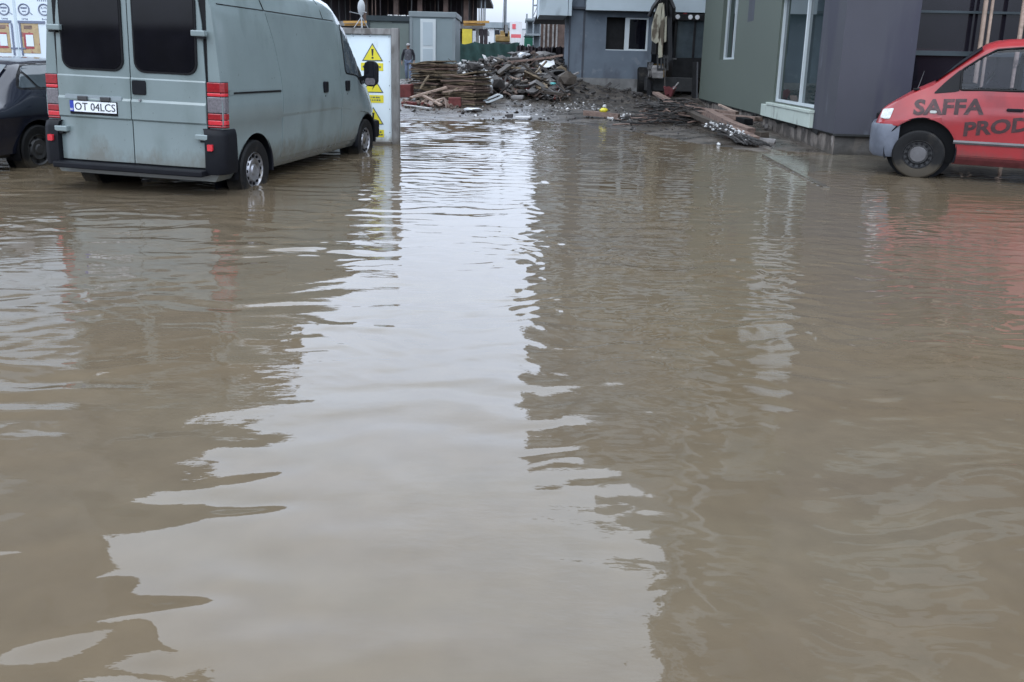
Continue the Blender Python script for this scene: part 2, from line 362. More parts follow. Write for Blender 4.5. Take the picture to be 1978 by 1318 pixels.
# ------------------------------------------------------------------ water
def wave_height(x, y):
    rg = np.random.RandomState(11)
    def low(n, lam, seed):
        r_ = np.random.RandomState(seed); o_ = 0
        for _ in range(n):
            t = r_.uniform(0, 2*np.pi); k = 2*np.pi/(lam*r_.uniform(.6, 1.6)); o_ = o_ + np.sin(k*(x*np.cos(t)+y*np.sin(t)) + r_.uniform(0, 6.28))
        return o_ / math.sqrt(n / 2.)
    wx = .08 * low(5, 1.3, 1) + .02*low(4, .4, 21); wy = .045 * low(5, 1.1, 2) + .014*low(4, .33, 22)
    X, Y = x + wx, y + wy
    dist = np.sqrt(x*x + y*y)
    h = 0
    def pack(n, l0, l1, spread, slope, env, ang=np.pi/2):
        o_ = 0
        for _ in range(n):
            l = l0 * (l1/l0) ** rg.uniform(); t = ang + rg.normal(0, spread); k = 2*np.pi/l
            o_ = o_ + (slope/math.sqrt(n/2.)) / k * np.sin(k*(X*np.cos(t)+Y*np.sin(t)) + rg.uniform(0, 6.28))
        return o_ * env
    near = np.clip((dist - 1.5) / 4, 0, 1); far = np.clip((dist - 6) / 6, 0, 1); vfar = np.clip((dist - 9) / 5, 0, 1)
    e1 = np.clip(.72 + .35 * low(5, 2.6, 3), .2, 1.15); e2 = np.clip(.65 + .5 * low(5, 1.6, 4), .1, 1.5); e3 = np.clip(.65 + .5 * low(6, 1.9, 5), .12, 1.5)
    rightside = np.clip((x + .1) / .8, 0, 1); leftside = np.clip((-x - .4) / .8, 0, 1)
    midr = np.clip(1 - np.abs(dist - 6.5) / 4.5, 0, 1)
    mid = 1 - .5 * np.clip(1 - np.abs(x + .42) / .5, 0, 1) * np.clip((8 - dist) / 3, 0, 1)
    # long swell that lifts the reflections in broad fingers
    rs2 = np.clip((x - .8) / .8, 0, 1)
    h = h + pack(10, .27, .50, .18, .042, e1 * (.8 + .3*near) * mid * (1 - .65*rs2))
    h = h + pack(20, .055, .125, .22, .040, rs2 * (.35 + .65*near) * np.clip(.35 + .65*e3, .1, 1.3))
    # mid ripples, crests lying across the view
    h = h + pack(16, .13, .25, .42, .027, e2 * (.5 + .75*near) * mid)
    # short chop, growing away from the camera and on the right
    h = h + pack(22, .070, .13, .50, .022, e3 * (.12 + .6*far + 1.0*rightside*near + .3*leftside*near + .9*midr) * mid)
    h = h + pack(24, .045, .085, .40, .021, (.3*near + .9*midr + .8*rightside) * np.clip(.6 + .6*low(5, 1.2, 9), .05, 1.5) * np.clip((14 - dist) / 5, 0, 1) * mid)
    h = h + pack(20, .12, .34, .45, .050, np.clip(.75 + .5*low(5, 2.2, 8), .15, 1.6) * vfar)
    h = h + pack(14, .10, .24, .8, .056, np.exp(-((x - .28)/.38)**2) * np.clip((dist - 2.2) / 2, 0, 1) * np.clip((13 - dist) / 4, 0, 1) * np.clip(.7 + .4*low(4, 1.1, 14), .2, 1.3))
    # a train of oblique ripples where the bright strip meets the grey reflection
    h = h + pack(6, .10, .17, .10, .045, np.exp(-((x - .35)/.38)**2 - ((y - 4.0)/.9)**2), np.pi/2 + .18)
    h = h + pack(8, .09, .17, .25, .030, np.exp(-((x - 2.6)/1.2)**2 - ((y - 4.8)/1.6)**2))
    # interfering rings right of the bright strip
    for _ in range(8):
        cx, cy = rg.uniform(.15, 1.3), rg.uniform(4.2, 8.4); d = np.sqrt((x-cx)**2 + (y-cy)**2 * 1.15 + .0004)
        l = rg.uniform(.085, .14); k = 2*np.pi/l
        h = h + .022 / k * np.sin(k*d + rg.uniform(0, 6)) * np.exp(-(d/.62)**2)
    for cx, cy in ((1.9, 5.4), (2.5, 5.1), (2.2, 4.6)):
        d = np.sqrt((x-cx)**2 + ((y-cy)*1.1)**2 + .0004); k = 2*np.pi/.2
        h = h + .012 / k * np.sin(k*d) * np.exp(-(d/.8)**2)
    return h

def build_water():
    ys = [1.15]
    while ys[-1] < 27: ys.append(ys[-1] + .0085 + .0016 * ys[-1])
    ys = np.array(ys); n = 620; s = np.linspace(-1, 1, n)
    half = 1.6 + .80 * ys
    x = half[:, None] * s[None, :]; y = np.repeat(ys[:, None], n, 1)
    z = wave_height(x, y)
    edge = np.clip((1 - np.abs(s)) / .03, 0, 1)[None, :] * np.clip((ys - 1.15) / .3, 0, 1)[:, None] * np.clip((27 - ys) / 1., 0, 1)[:, None]
    z = z * edge
    co = np.stack([x, y, z], -1).reshape(-1, 3); r_ = len(ys)
    idx = np.arange(r_ * n).reshape(r_, n)
    q = np.stack([idx[:-1, :-1], idx[:-1, 1:], idx[1:, 1:], idx[1:, :-1]], -1).reshape(-1, 4)
    # flat outer sheet round the rippled fan
    a, b, c, d = (idx[0, 0], idx[0, -1], idx[-1, -1], idx[-1, 0])
    ex = np.array([(-60, -25, 0), (60, -25, 0), (60, 27, 0), (-60, 27, 0)]); e0 = len(co)
    co = np.concatenate([co, ex])
    y1 = ys[-1]; co[e0+2, 1] = y1; co[e0+3, 1] = y1
    outer = np.array([(e0, e0+1, b, a), (e0+1, e0+2, c, b), (e0+3, e0, a, d)])
    q = np.concatenate([q, outer])
    me = bpy.data.meshes.new('water'); me.vertices.add(len(co)); me.vertices.foreach_set('co', co.ravel().astype(np.float32))
    me.loops.add(q.size); me.loops.foreach_set('vertex_index', q.ravel().astype(np.int32))
    me.polygons.add(len(q)); me.polygons.foreach_set('loop_start', np.arange(0, q.size, 4, dtype=np.int32)); me.polygons.foreach_set('use_smooth', np.ones(len(q), bool))
    me.update(); me.validate()
    o = bpy.data.objects.new('water', me); COL.objects.link(o)
    ma = bpy.data.materials.new('muddy_water'); ma.use_nodes = True; me.materials.append(ma)
    nt = ma.node_tree; b = nt.nodes['Principled BSDF']
    tc = nd(nt, 'ShaderNodeTexCoord')
    n1 = nd(nt, 'ShaderNodeTexNoise'); n1.inputs['Scale'].default_value = .45; n1.inputs['Detail'].default_value = 5; nt.links.new(tc.outputs['Object'], n1.inputs['Vector'])
    n2 = nd(nt, 'ShaderNodeTexNoise'); n2.inputs['Scale'].default_value = 7; n2.inputs['Detail'].default_value = 6; nt.links.new(tc.outputs['Object'], n2.inputs['Vector'])
    mx = nd(nt, 'ShaderNodeMix', data_type='RGBA'); mx.inputs[6].default_value = (.107, .080, .049, 1); mx.inputs[7].default_value = (.097, .077, .054, 1)
    r1 = nd(nt, 'ShaderNodeMapRange'); r1.inputs[1].default_value = .35; r1.inputs[2].default_value = .65; nt.links.new(n1.outputs[0], r1.inputs[0]); nt.links.new(r1.outputs[0], mx.inputs[0])
    r2 = nd(nt, 'ShaderNodeMapRange'); r2.inputs[1].default_value = .3; r2.inputs[2].default_value = .7; r2.inputs[3].default_value = .93; r2.inputs[4].default_value = 1.07; nt.links.new(n2.outputs[0], r2.inputs[0])
    m5 = nd(nt, 'ShaderNodeMapping'); m5.inputs['Scale'].default_value = (.35, 1.3, 1); m5.inputs['Rotation'].default_value = (0, 0, .35); nt.links.new(tc.outputs['Object'], m5.inputs['Vector'])
    n5 = nd(nt, 'ShaderNodeTexNoise'); n5.inputs['Scale'].default_value = 1.1; n5.inputs['Detail'].default_value = 7; n5.inputs['Distortion'].default_value = 1.2; nt.links.new(m5.outputs['Vector'], n5.inputs['Vector'])
    r5 = nd(nt, 'ShaderNodeMapRange'); r5.inputs[1].default_value = .45; r5.inputs[2].default_value = .72; r5.inputs[4].default_value = .55; nt.links.new(n5.outputs[0], r5.inputs[0])
    mx2 = nd(nt, 'ShaderNodeMix', data_type='RGBA'); nt.links.new(r5.outputs[0], mx2.inputs[0]); nt.links.new(mx.outputs[2], mx2.inputs[6]); mx2.inputs[7].default_value = (.112, .092, .063, 1); mx = mx2
    sc_ = nd(nt, 'ShaderNodeVectorMath', operation='SCALE'); nt.links.new(mx.outputs[2], sc_.inputs[0]); nt.links.new(r2.outputs[0], sc_.inputs['Scale'])
    nt.links.new(sc_.outputs[0], b.inputs['Base Color'])
    b.inputs['Roughness'].default_value = .025; b.inputs['IOR'].default_value = 1.45
    mp = nd(nt, 'ShaderNodeMapping'); mp.inputs['Scale'].default_value = (11, 26, 1); nt.links.new(tc.outputs['Object'], mp.inputs['Vector'])
    n3 = nd(nt, 'ShaderNodeTexNoise'); n3.inputs['Scale'].default_value = 1; n3.inputs['Detail'].default_value = 3; nt.links.new(mp.outputs['Vector'], n3.inputs['Vector'])
    n4 = nd(nt, 'ShaderNodeTexNoise'); n4.inputs['Scale'].default_value = .8; n4.inputs['Detail'].default_value = 2; nt.links.new(tc.outputs['Object'], n4.inputs['Vector'])
    r4 = nd(nt, 'ShaderNodeMapRange'); r4.inputs[1].default_value = .42; r4.inputs[2].default_value = .66; r4.inputs[3].default_value = .0002; r4.inputs[4].default_value = .0016; nt.links.new(n4.outputs[0], r4.inputs[0])
    hm = nd(nt, 'ShaderNodeMath', operation='MULTIPLY'); nt.links.new(n3.outputs[0], hm.inputs[0]); nt.links.new(r4.outputs[0], hm.inputs[1])
    bp = nd(nt, 'ShaderNodeBump'); bp.inputs['Distance'].default_value = 1.; nt.links.new(hm.outputs[0], bp.inputs['Height']); nt.links.new(bp.outputs[0], b.inputs['Normal'])
    struct(o)
build_water()

# ------------------------------------------------------------------ ground
SH = [(-60, 17), (-8, 18), (-4, 18.6), (-2.6, 19.2), (0, 20.4), (1.2, 20.2), (2.4, 18.2), (3.7, 14.8), (4.3, 13.7), (5.4, 13.4), (7, 14), (60, 14)]
def shore(x):
    for (a, p), (b, q) in zip(SH, SH[1:]):
        if a <= x <= b: return p + (q - p) * (x - a) / (b - a)
    return 17
from mathutils import noise as mn
def gz(x, y):
    s = y - shore(x)
    if s < 0: z = max(-.28, .10 * s)
    else: z = min(.55, .016 * s + .0035 * max(0, s - 3) ** 2, .10 + .33 * max(0, min(1, (y - 26) / 5)) + (.6 if y > 33 else 0))
    n_ = mn.fractal(Vector((x * .55, y * .55, 3.1)), 1., 2., 5)
    n2 = mn.fractal(Vector((x * 2.2, y * 2.2, 9.)), 1., 2., 3)
    amp = max(0, min(1, (s + 1.5) / 3)) * (1 if y < 60 else .4)
    z += amp * (.036 * n_ + .014 * n2)
    for cx, cy, rx, ry, hh in ((.1, 31.5, 3.0, 3.4, .55), (-1.7, 29.0, 1.5, 1.8, .50), (1.0, 35, 2.6, 3, .75), (-3.9, 30.5, 1.7, 2.2, .22)):
        z += hh * math.exp(-((x-cx)/rx)**2 - ((y-cy)/ry)**2) * (1 + .35 * n2)
    return z
def axis_pts(segs):
    out = []
    for a, b, st in segs:
        k = max(1, round((b - a) / st)); out += [a + (b - a) * i / k for i in range(k)]
    return out + [segs[-1][1]]
gx = axis_pts([(-900, -100, 200), (-100, -20, 8), (-20, -8, 1), (-8, 8, .16), (8, 20, 1), (20, 100, 8), (100, 900, 200)])
gy = axis_pts([(-60, 8, 8), (8, 13, .5), (13, 26, .13), (26, 42, .2), (42, 70, 1.2), (70, 200, 15), (200, 1500, 260)])
g = MB(); g.grid([[(x, y, gz(x, y)) for x in gx] for y in gy])
struct(g.build('ground', 'mud', smooth=True, fix=False, angle=180))

# concrete pavement awash beside the purple wall: a sloping slab with a kerb along its near edge
pv = MB()
k0, k1 = Vector((4.19, 13.2)), Vector((3.86, 9.8))
pv.add([(4.21, 13.2, .012), (3.90, 9.8, -.010), (4.6, 8.6, -.03), (12, 8.3, -.03), (14, 13.6, .006), (5.6, 13.66, .016)], [(0, 1, 2, 3, 4, 5)])
struct(pv.build('pavement', 'slab_concrete'))
kb = MB(); kb.bar((4.19, 13.25, -.02), (3.885, 9.75, -.042), .09, .12); struct(kb.build('kerb', 'slab_concrete', bevel=.012))

# ------------------------------------------------------------------ white panel van
def interp(x, T):
    if x <= T[0][0]: return T[0][1]
    for (a, p), (b, q) in zip(T, T[1:]):
        if x <= b: return p + (q - p) * (x - a) / (b - a)
    return T[-1][1]

class Body:
    "car body as a loft of cross-sections along v (forward); halfwidth table over z, roofline and width scale along v"
    def __init__(s, prof, roof, scale, zs, stations, floor):
        s.prof, s.roof, s.scale, s.zs, s.st, s.floor = prof, roof, scale, zs, stations, floor
        s.top = prof[-1][0]
    def zmap(s, v, z):
        t = interp(v, s.roof)
        return z if z <= s.zs else s.zs + (z - s.zs) * (t - s.zs) / (s.top - s.zs)
    def u(s, v, z):
        t = interp(v, s.roof)
        zz = z if z <= s.zs else s.zs + (z - s.zs) * (s.top - s.zs) / max(.02, (t - s.zs))
        return interp(zz, s.prof) * interp(v, s.scale)
    def mesh(s):
        rows = []
        for v in s.st:
            k = interp(v, s.scale); fl = interp(v, s.floor)
            r_ = [(w_ * k, v, max(fl, s.zmap(v, z))) for z, w_ in s.prof]
            rows.append([(0, v, r_[0][2])] + r_ + [(-a, b, c) for a, b, c in r_[-2::-1]])
        mb = MB(); mb.grid(rows, close=True); n = len(rows[0])
        mb.f.append(tuple(range(n))); mb.f.append(tuple(range((len(rows)-1)*n, len(rows)*n))); mb.mi += [0, 0]
        return mb
    def patch(s, vl, vr, z0, z1, side, off, nz=14, nv=8, depth=.012):
        "raised skin panel between v = vl(z) and vr(z)"
        rows = []
        for i in range(nz + 1):
            z = z0 + (z1 - z0) * i / nz; a, b = vl(z), vr(z)
            rows.append([(side * (s.u(a + (b-a)*j/nv, z) + off), a + (b-a)*j/nv, z) for j in range(nv + 1)])
        mb = MB(); mb.grid(rows)
        rim = [p for p in rows[0]] + [r_[-1] for r_ in rows[1:]] + rows[-1][-2::-1] + [r_[0] for r_ in rows[-2:0:-1]]
        mb.grid([rim, [(p[0] - side*depth, p[1], p[2]) for p in rim]], close=True)
        return mb
    def outline(s, pts, side, off, depth=.02, n=22):
        "panel with the given outline (one span per height), following the curve of the body"
        zs = [p[1] for p in pts]; lo, hi = min(zs) + 1e-4, max(zs) - 1e-4
        def span(z):
            xs = []
            for (a, p), (b, q) in zip(pts, pts[1:] + pts[:1]):
                if (p - z) * (q - z) < 0: xs.append(a + (b - a) * (z - p) / (q - p))
            return (min(xs), max(xs)) if xs else (pts[0][0], pts[0][0])
        return s.patch(lambda z: span(min(max(z, lo), hi))[0], lambda z: span(min(max(z, lo), hi))[1], min(zs), max(zs), side, off, n, 8, depth)

def round_poly(pts, r, n=4):
    "rounds the corners of a 2D polygon"
    out = []
    for i, p in enumerate(pts):
        p = Vector(p); a = (Vector(pts[i-1]) - p); b = (Vector(pts[(i+1) % len(pts)]) - p)
        ra = min(r, a.length * .45, b.length * .45); a = p + a.normalized()*ra; b = p + b.normalized()*ra
        for k in range(n + 1):
            t = k / n; out.append(tuple(a*(1-t)**2 + p*2*t*(1-t) + b*t*t))
    return out
def grow(pts, d):
    c = Vector((sum(p[0] for p in pts), sum(p[1] for p in pts))) / len(pts)
    out = []
    for i, p in enumerate(pts):
        e = (Vector(pts[(i+1) % len(pts)]) - Vector(pts[i-1])).normalized(); nrm = Vector((e.y, -e.x))
        if nrm.dot(Vector(p) - c) < 0: nrm = -nrm
        out.append(tuple(Vector(p) + nrm * d))
    return out

def white_van():
    t = thing('panel_van', 'pale grey-green high-roof panel van parked in the flood with its rear doors towards the viewer', 'van', (-3.886, 8.99, -.14), 9, 1.3)
    prof = [(.30, .90), (.38, .955), (.50, .985), (.70, .998), (.885, 1.0), (.905, 1.012), (1.10, 1.012), (1.17, 1.004), (1.30, .998), (1.50, .980), (1.80, .948), (2.09, .912), (2.115, .898), (2.25, .862), (2.36, .79), (2.43, .64), (2.46, .36), (2.47, .001)]
    roof = [(-.7, 2.43), (-.5, 2.46), (0, 2.47), (2.35, 2.47), (2.6, 2.43), (2.8, 2.34), (3.05, 2.15), (3.4, 1.80), (3.68, 1.50), (3.76, 1.43), (3.95, 1.33), (4.15, 1.20), (4.35, 1.03), (4.48, .84)]
    scale = [(-.7, .985), (-.6, 1), (3.3, 1), (3.8, .985), (4.1, .94), (4.3, .86), (4.42, .74), (4.48, .6)]
    st = [-.68, -.66, -.6, -.4, 0, .5, 1, 1.5, 2.0, 2.2, 2.35, 2.5, 2.6, 2.7, 2.8, 2.92, 3.05, 3.2, 3.3, 3.4, 3.5, 3.6, 3.68, 3.76, 3.85, 3.95, 4.05, 4.15, 4.25, 4.35, 4.40, 4.44, 4.48]
    B = Body(prof, roof, scale, .70, st, [(-.7, .30), (4.5, .30)])
    body = B.mesh().build('body', 'van_paint', t, smooth=True, angle=24)
    cut = []
    for v in (0.03, 3.70):
        for s in (-1, 1):
            c = MB(); c.lathe([(-.26, .001), (-.26, .405), (.2, .405), (.2, .001)], (s*.93, v, .355), n=40); cut.append(c.build('cutter', 'black_plastic', t))
    boolean_cut(body, cut)
    
    for v in (.03, 3.70):
        for s in (-1, 1):
            c = MB(); c.lathe([(s*.69-s*.93, .001), (s*.69-s*.93, .401), (s*.985-s*.93, .401)], (s*.93, v, .355), n=40)
            c.lathe([(s*.985-s*.93, .401), (s*.985-s*.93+s*.012, .418), (s*.95-s*.93, .425)], (s*.93, v, .355), n=40)
            lin = c; lin.f = [f for f in lin.f if max(lin.v[i][2] for i in f) > .30]; lin.mi = lin.mi[:len(lin.f)]
            lin.build('arch_liner', 'black_plastic', t, smooth=True)
            make_wheel(t, (s*.885, v, .345), .335, .205, s, holes=12)
    sk = MB(); sk.box((-.62, -.5, .26), (.62, 4.2, .5)); sk.build('chassis', 'seal', t)
    # side skin: sliding door, front door, both sides
    for s in (1, -1):
        def sl_l(z): return interp(z, [(.40, .69), (1.3, .70), (1.75, .60), (2.09, .46)])
        d = B.patch(sl_l, lambda z: 2.565, .415, 2.075, s, .006); sd = d.build('sliding_door', 'van_paint', t, smooth=True, angle=24)
        d = B.patch(lambda z: 2.59, lambda z: interp(z, [(.42, 3.20), (.70, 3.22), (.9, 3.45), (1.3, 3.62), (1.42, 3.56), (2.06, 3.05)]), .415, 2.06, s, .006, nz=22)
        fd = d.build('front_door', 'van_paint', t, smooth=True, angle=24)
        for a, b in ((1.985, sd), (2.80, fd)):
            h = MB(); o_ = B.u(a, 1.22)
            h.prism([(s*(o_ + .004), y, z) for y, z in rrect(a-.065, a+.065, 1.145, 1.29, .02)], (s*.03, 0, 0)); h.build('handle', 'black_plastic', b, bevel=.006)
            k = MB(); k.lathe([(0, .014), (s*.008, .012), (s*.008, .001)], (s*(o_ + .008), a, 1.10), n=12); k.build('lock', 'seal', b)
        win = [(2.76, 2.05), (3.02, 2.03), (3.48, 1.42), (3.50, 1.28), (3.25, 1.37), (2.79, 1.395)]
        wp = round_poly(win, .06)
        g_ = B.outline(grow(wp, .022), s, .010).build('window', 'seal', fd)
        B.outline(wp, s, .014).build('pane', 'car_glass', g_)
        tri = round_poly([(3.42, 1.50), (3.66, 1.36), (3.74, 1.22), (3.52, 1.22), (3.40, 1.33)], .03)
        B.outline(tri, s, .018).build('mirror_mount', 'black_plastic', fd)
        mr = MB(); c = Vector((s*1.185, 3.34, 1.39))
        rows = []
        for k, (dy, sc_) in enumerate(((-.055, .86), (-.05, .97), (-.02, 1.0), (.05, .93), (.09, .7), (.105, .35))):
            rows.append([(c.x + s*(p[0])*sc_, c.y + dy, c.z + p[1]*sc_) for p in rrect(-.105, .105, -.19, .19, .085, 6)])
        mr.grid(rows, close=True); n = len(rows[0]); mr.f += [tuple(range(n)), tuple(range(5*n, 6*n))]; mr.mi += [0, 0]
        mr.bar((s*1.0, 3.36, 1.30), (s*1.12, 3.35, 1.33), .05, .07)
        mo = mr.build('door_mirror', 'black_plastic', t, smooth=True)
        gl = MB()
        gl.prism([(c.x + s*p[0], c.y - .058, c.z + p[1]) for p in rrect(-.085, .085, -.045, .165, .05)], (0, .004, 0)); gl.build('mirror_glass', 'dark_glass', mo)
        gl = MB(); gl.prism([(c.x + s*p[0], c.y - .058, c.z + p[1]) for p in rrect(-.075, .075, -.165, -.065, .035)], (0, .004, 0)); gl.build('mirror_glass', 'clear_lens', mo)
        rl = MB(); rl.prism([(s*(B.u(0, 1.21) + .002), y, z) for y, z in ((-.55, 1.196), (.66, 1.190), (.66, 1.236), (-.55, 1.246))], (s*.004, 0, 0)); ro = rl.build('slide_rail', 'van_paint', t)
        rl = MB(); rl.prism([(s*(B.u(0, 1.21) + .007), y, z) for y, z in ((-.46, 1.203), (.655, 1.194), (.655, 1.216), (-.46, 1.222))], (s*.003, 0, 0)); rl.build('rail_slot', 'seal', ro)
        # roof panel seam and rear quarter edges
        for v0, v1, z in ((-.56, .43, 2.10), (.47, 2.55, 2.10)):
            sm = MB(); q = [(s*(B.u(v0+(v1-v0)*k/8, z) + .003), v0+(v1-v0)*k/8, z) for k in range(9)]; sm.tube(q, .006, 5); sm.build('roof_seam', 'seal', t)
        sm = MB(); sm.tube([(s*(B.u(v_, z_) + .001), v_, z_) for v_, z_ in ((.455, 2.10), (.42, 2.2), (.38, 2.3), (.34, 2.36))], .006, 5); sm.build('roof_seam', 'seal', t)
        sm = MB(); sm.tube([(s*(B.u(v_, z_) + .001), v_, z_) for v_, z_ in ((2.16, 2.10), (2.14, 2.2), (2.12, 2.3), (2.10, 2.36))], .004, 5); sm.build('roof_seam', 'seal', t)
    # rear doors
    V0 = -.69
    def rear_door(s):
        zz = [.445, .47, .885, .905, 1.085, 1.11, 1.285, 1.315, 1.33, 1.9, 2.1, 2.25, 2.33]
        off = [0, 0, 0, .016, .016, .004, .004, .004, -.002, -.002, -.002, 0, 0]
        rows = []
        for z, o_ in zip(zz, off):
            u0 = .006; u1 = min(.832, interp(z, prof) - .125 + (.06 if z < 1.5 else 0)); u1 = min(u1, .832)
            rows.append([(s*(u0 + (u1-u0)*k/6), V0 - .012 - o_ - .012*(1-(abs(k-3)/3)**2), z) for k in range(7)])
        mb = MB(); mb.grid(rows)
        rim = rows[0] + [r_[-1] for r_ in rows[1:]] + rows[-1][-2::-1] + [r_[0] for r_ in rows[-2:0:-1]]
        mb.grid([rim, [(p[0], V0 + .02, p[2]) for p in rim]], close=True)
        d = mb.build('rear_door', 'van_paint', t, smooth=True, angle=18)
        lo, hi = (.080, .735)
        wp = [(s*a, b) for a, b in rrect(lo, hi, 1.405, 2.20, .10, 6)]; wq = [(s*a, b) for a, b in rrect(lo-.022, hi+.022, 1.383, 2.222, .115, 6)]
        f_ = MB(); f_.prism([(a, V0 - .030, b) for a, b in wq], (0, .03, 0)); fo = f_.build('window', 'seal', d, bevel=.005)
        f_ = MB(); f_.prism([(a, V0 - .034, b) for a, b in wp], (0, .006, 0)); f_.build('pane', 'tint_glass', fo)
        return d
    dl, dr = rear_door(-1), rear_door(1)
    bk = MB(); bk.box((-.85, V0 + .004, .42), (.85, V0 + .012, 2.3)); bk.build('door_seal', 'seal', t)
    for s in (-1, 1):
        d = dr if s > 0 else dl
        for z in (1.80, .765):
            h = MB(); h.box((s*.80 - .075, V0 - .075, z - .03), (s*.80 + .075, V0 - .012, z + .03)); ho = h.build('hinge', 'van_paint', d, bevel=.012)
            h = MB(); h.box((s*.82 - .04, V0 - .062, z - .052), (s*.82 + .04, V0 - .012, z - .031)); h.build('hinge_pin', 'seal', ho)
        # wrap-round tail light
        def lens(z0, z1, m_, par, du=0.):
            mb = MB(); u0, u1 = s*.842, s*(1.014 + du)
            mb.prism([(u0, -.700, z0), (s*.98, -.695, z0), (u1, -.655, z0), (s*(1.018 + du), -.585, z0), (u0, -.585, z0)], (0, 0, z1 - z0))
            return mb.build('lens', m_, par, bevel=.008)
        tl = MB(); tl.prism([(s*.836, -.694, .862), (s*.985, -.688, .862), (s*1.008, -.65, .862), (s*1.012, -.578, .862), (s*.836, -.578, .862)], (0, 0, .465)); tlo = tl.build('tail_light', 'seal', t)
        lens(1.222, 1.322, 'red_lens', tlo); lens(1.182, 1.216, 'red_bright', tlo); lens(1.015, 1.176, 'clear_lens', tlo); lens(.945, 1.009, 'red_lens', tlo); lens(.89, .94, 'red_bright', tlo); lens(.865, .885, 'red_lens', tlo)
        cb = MB(); cb.prism([(s*.835, -.80, .40), (s*.97, -.785, .40), (s*1.03, -.70, .40), (s*1.03, -.50, .40), (s*.80, -.50, .40)], (0, 0, .26))
        cb2 = MB(); rows = []
        for z, k in ((.385, .97), (.42, 1.0), (.60, 1.0), (.78, .985), (.835, .95), (.852, .88)):
            rows.append([(s*p[0]*(1 - (1-k)*.35) , -.5 + (p[1]+.5)*k, z) for p in ((.835, -.765), (.93, -.775), (.99, -.755), (1.026, -.70), (1.034, -.62), (1.034, -.46), (.85, -.46))])
        cb2.grid(rows, close=True); cb2.f += [tuple(range(7)), tuple(range(35, 42))]; cb2.mi += [0, 0]
        co = cb2.build('corner_bumper', 'black_plastic', t, smooth=True, angle=45)
        rf = MB(); rf.prism([(a, -.795, b) for a, b in rrect(s*.905-.028, s*.905+.028, .635, .70, .008)], (0, .03, 0)); rf.build('reflector', 'red_bright', co)
    sb = MB(); sb.box((-.845, -.86, .365), (.845, -.60, .428)); sb.build('rear_step', 'black_plastic', t, bevel=.014)
    h = MB(); h.prism([(a, V0 - .034, b) for a, b in rrect(.026, .180, 1.160, 1.305, .015)], (0, .03, 0)); ho = h.build('door_handle', 'black_plastic', dr, bevel=.005)
    k = MB(); k.lathe([(-.045, .001), (-.045, .012), (-.02, .014)], (.108, V0, 1.105), axis='y', n=14); k.build('lock', 'steel_rim', dr)
    tr = MB(); tr.prism([(a, V0 - .036, b) for a, b in rrect(-.745, -.10, 1.085, 1.128, .012)], (0, .03, 0)); to = tr.build('plate_light_bar', 'cabin_trim', dl)
    for u in (-.535, -.275):
        l = MB(); l.box((u - .055, V0 - .06, 1.07), (u + .055, V0 - .034, 1.115)); l.build('plate_lamp', 'digger_grey', to, bevel=.008)
    pl = MB(); pl.box((-.69, V0 - .044, .925), (-.148, V0 - .03, 1.068)); po = pl.build('number_plate', 'seal', dl, bevel=.003)
    pl = MB(); pl.box((-.640, V0 - .049, .952), (-.155, V0 - .043, 1.062)); pl.build('plate_face', 'white_plate', po)
    pl = MB(); pl.box((-.685, V0 - .049, .952), (-.642, V0 - .043, 1.062)); pl.build('blue_band', 'blue_band', po)
    lettering('OT 04LCS', -.628, -.166, .078, lambda x, y, d: (x, V0 - .0505 - d, .968 + y), 'plate_text', 'ink', po, 0)
    lettering('RO', -.680, -.648, .022, lambda x, y, d: (x, V0 - .0505 - d, .962 + y), 'plate_text', 'white_plate', po)
    # windscreen, headlights, grille (seen only from elsewhere)
    ws = MB(); rows = []
    for v in (2.72, 2.8, 2.95, 3.05, 3.25, 3.4, 3.55, 3.68):
        z = interp(v, roof); rows.append([(k * .72, v - .002, B.zmap(v, 2.47 - .12 * (abs(k)**2) * .6) + .014) for k in (-1, -.6, -.2, .2, .6, 1)])
    ws.grid(rows); ws.build('windscreen', 'dark_glass', t, smooth=True)
    fb = MB(); fb.box((-.93, 4.1, .32), (.93, 4.54, .62)); fb.build('front_bumper', 'black_plastic', t, bevel=.06)
    gr = MB(); gr.box((-.4, 4.40, .68), (.4, 4.50, .80)); gr.build('grille', 'black_plastic', t, bevel=.01)
    for s in (-1, 1):
        hl = MB(); hl.box((s*.60 - .16, 4.22, .72), (s*.60 + .16, 4.40, .92)); hl.build('headlight', 'head_lens', t, bevel=.03)
white_van()

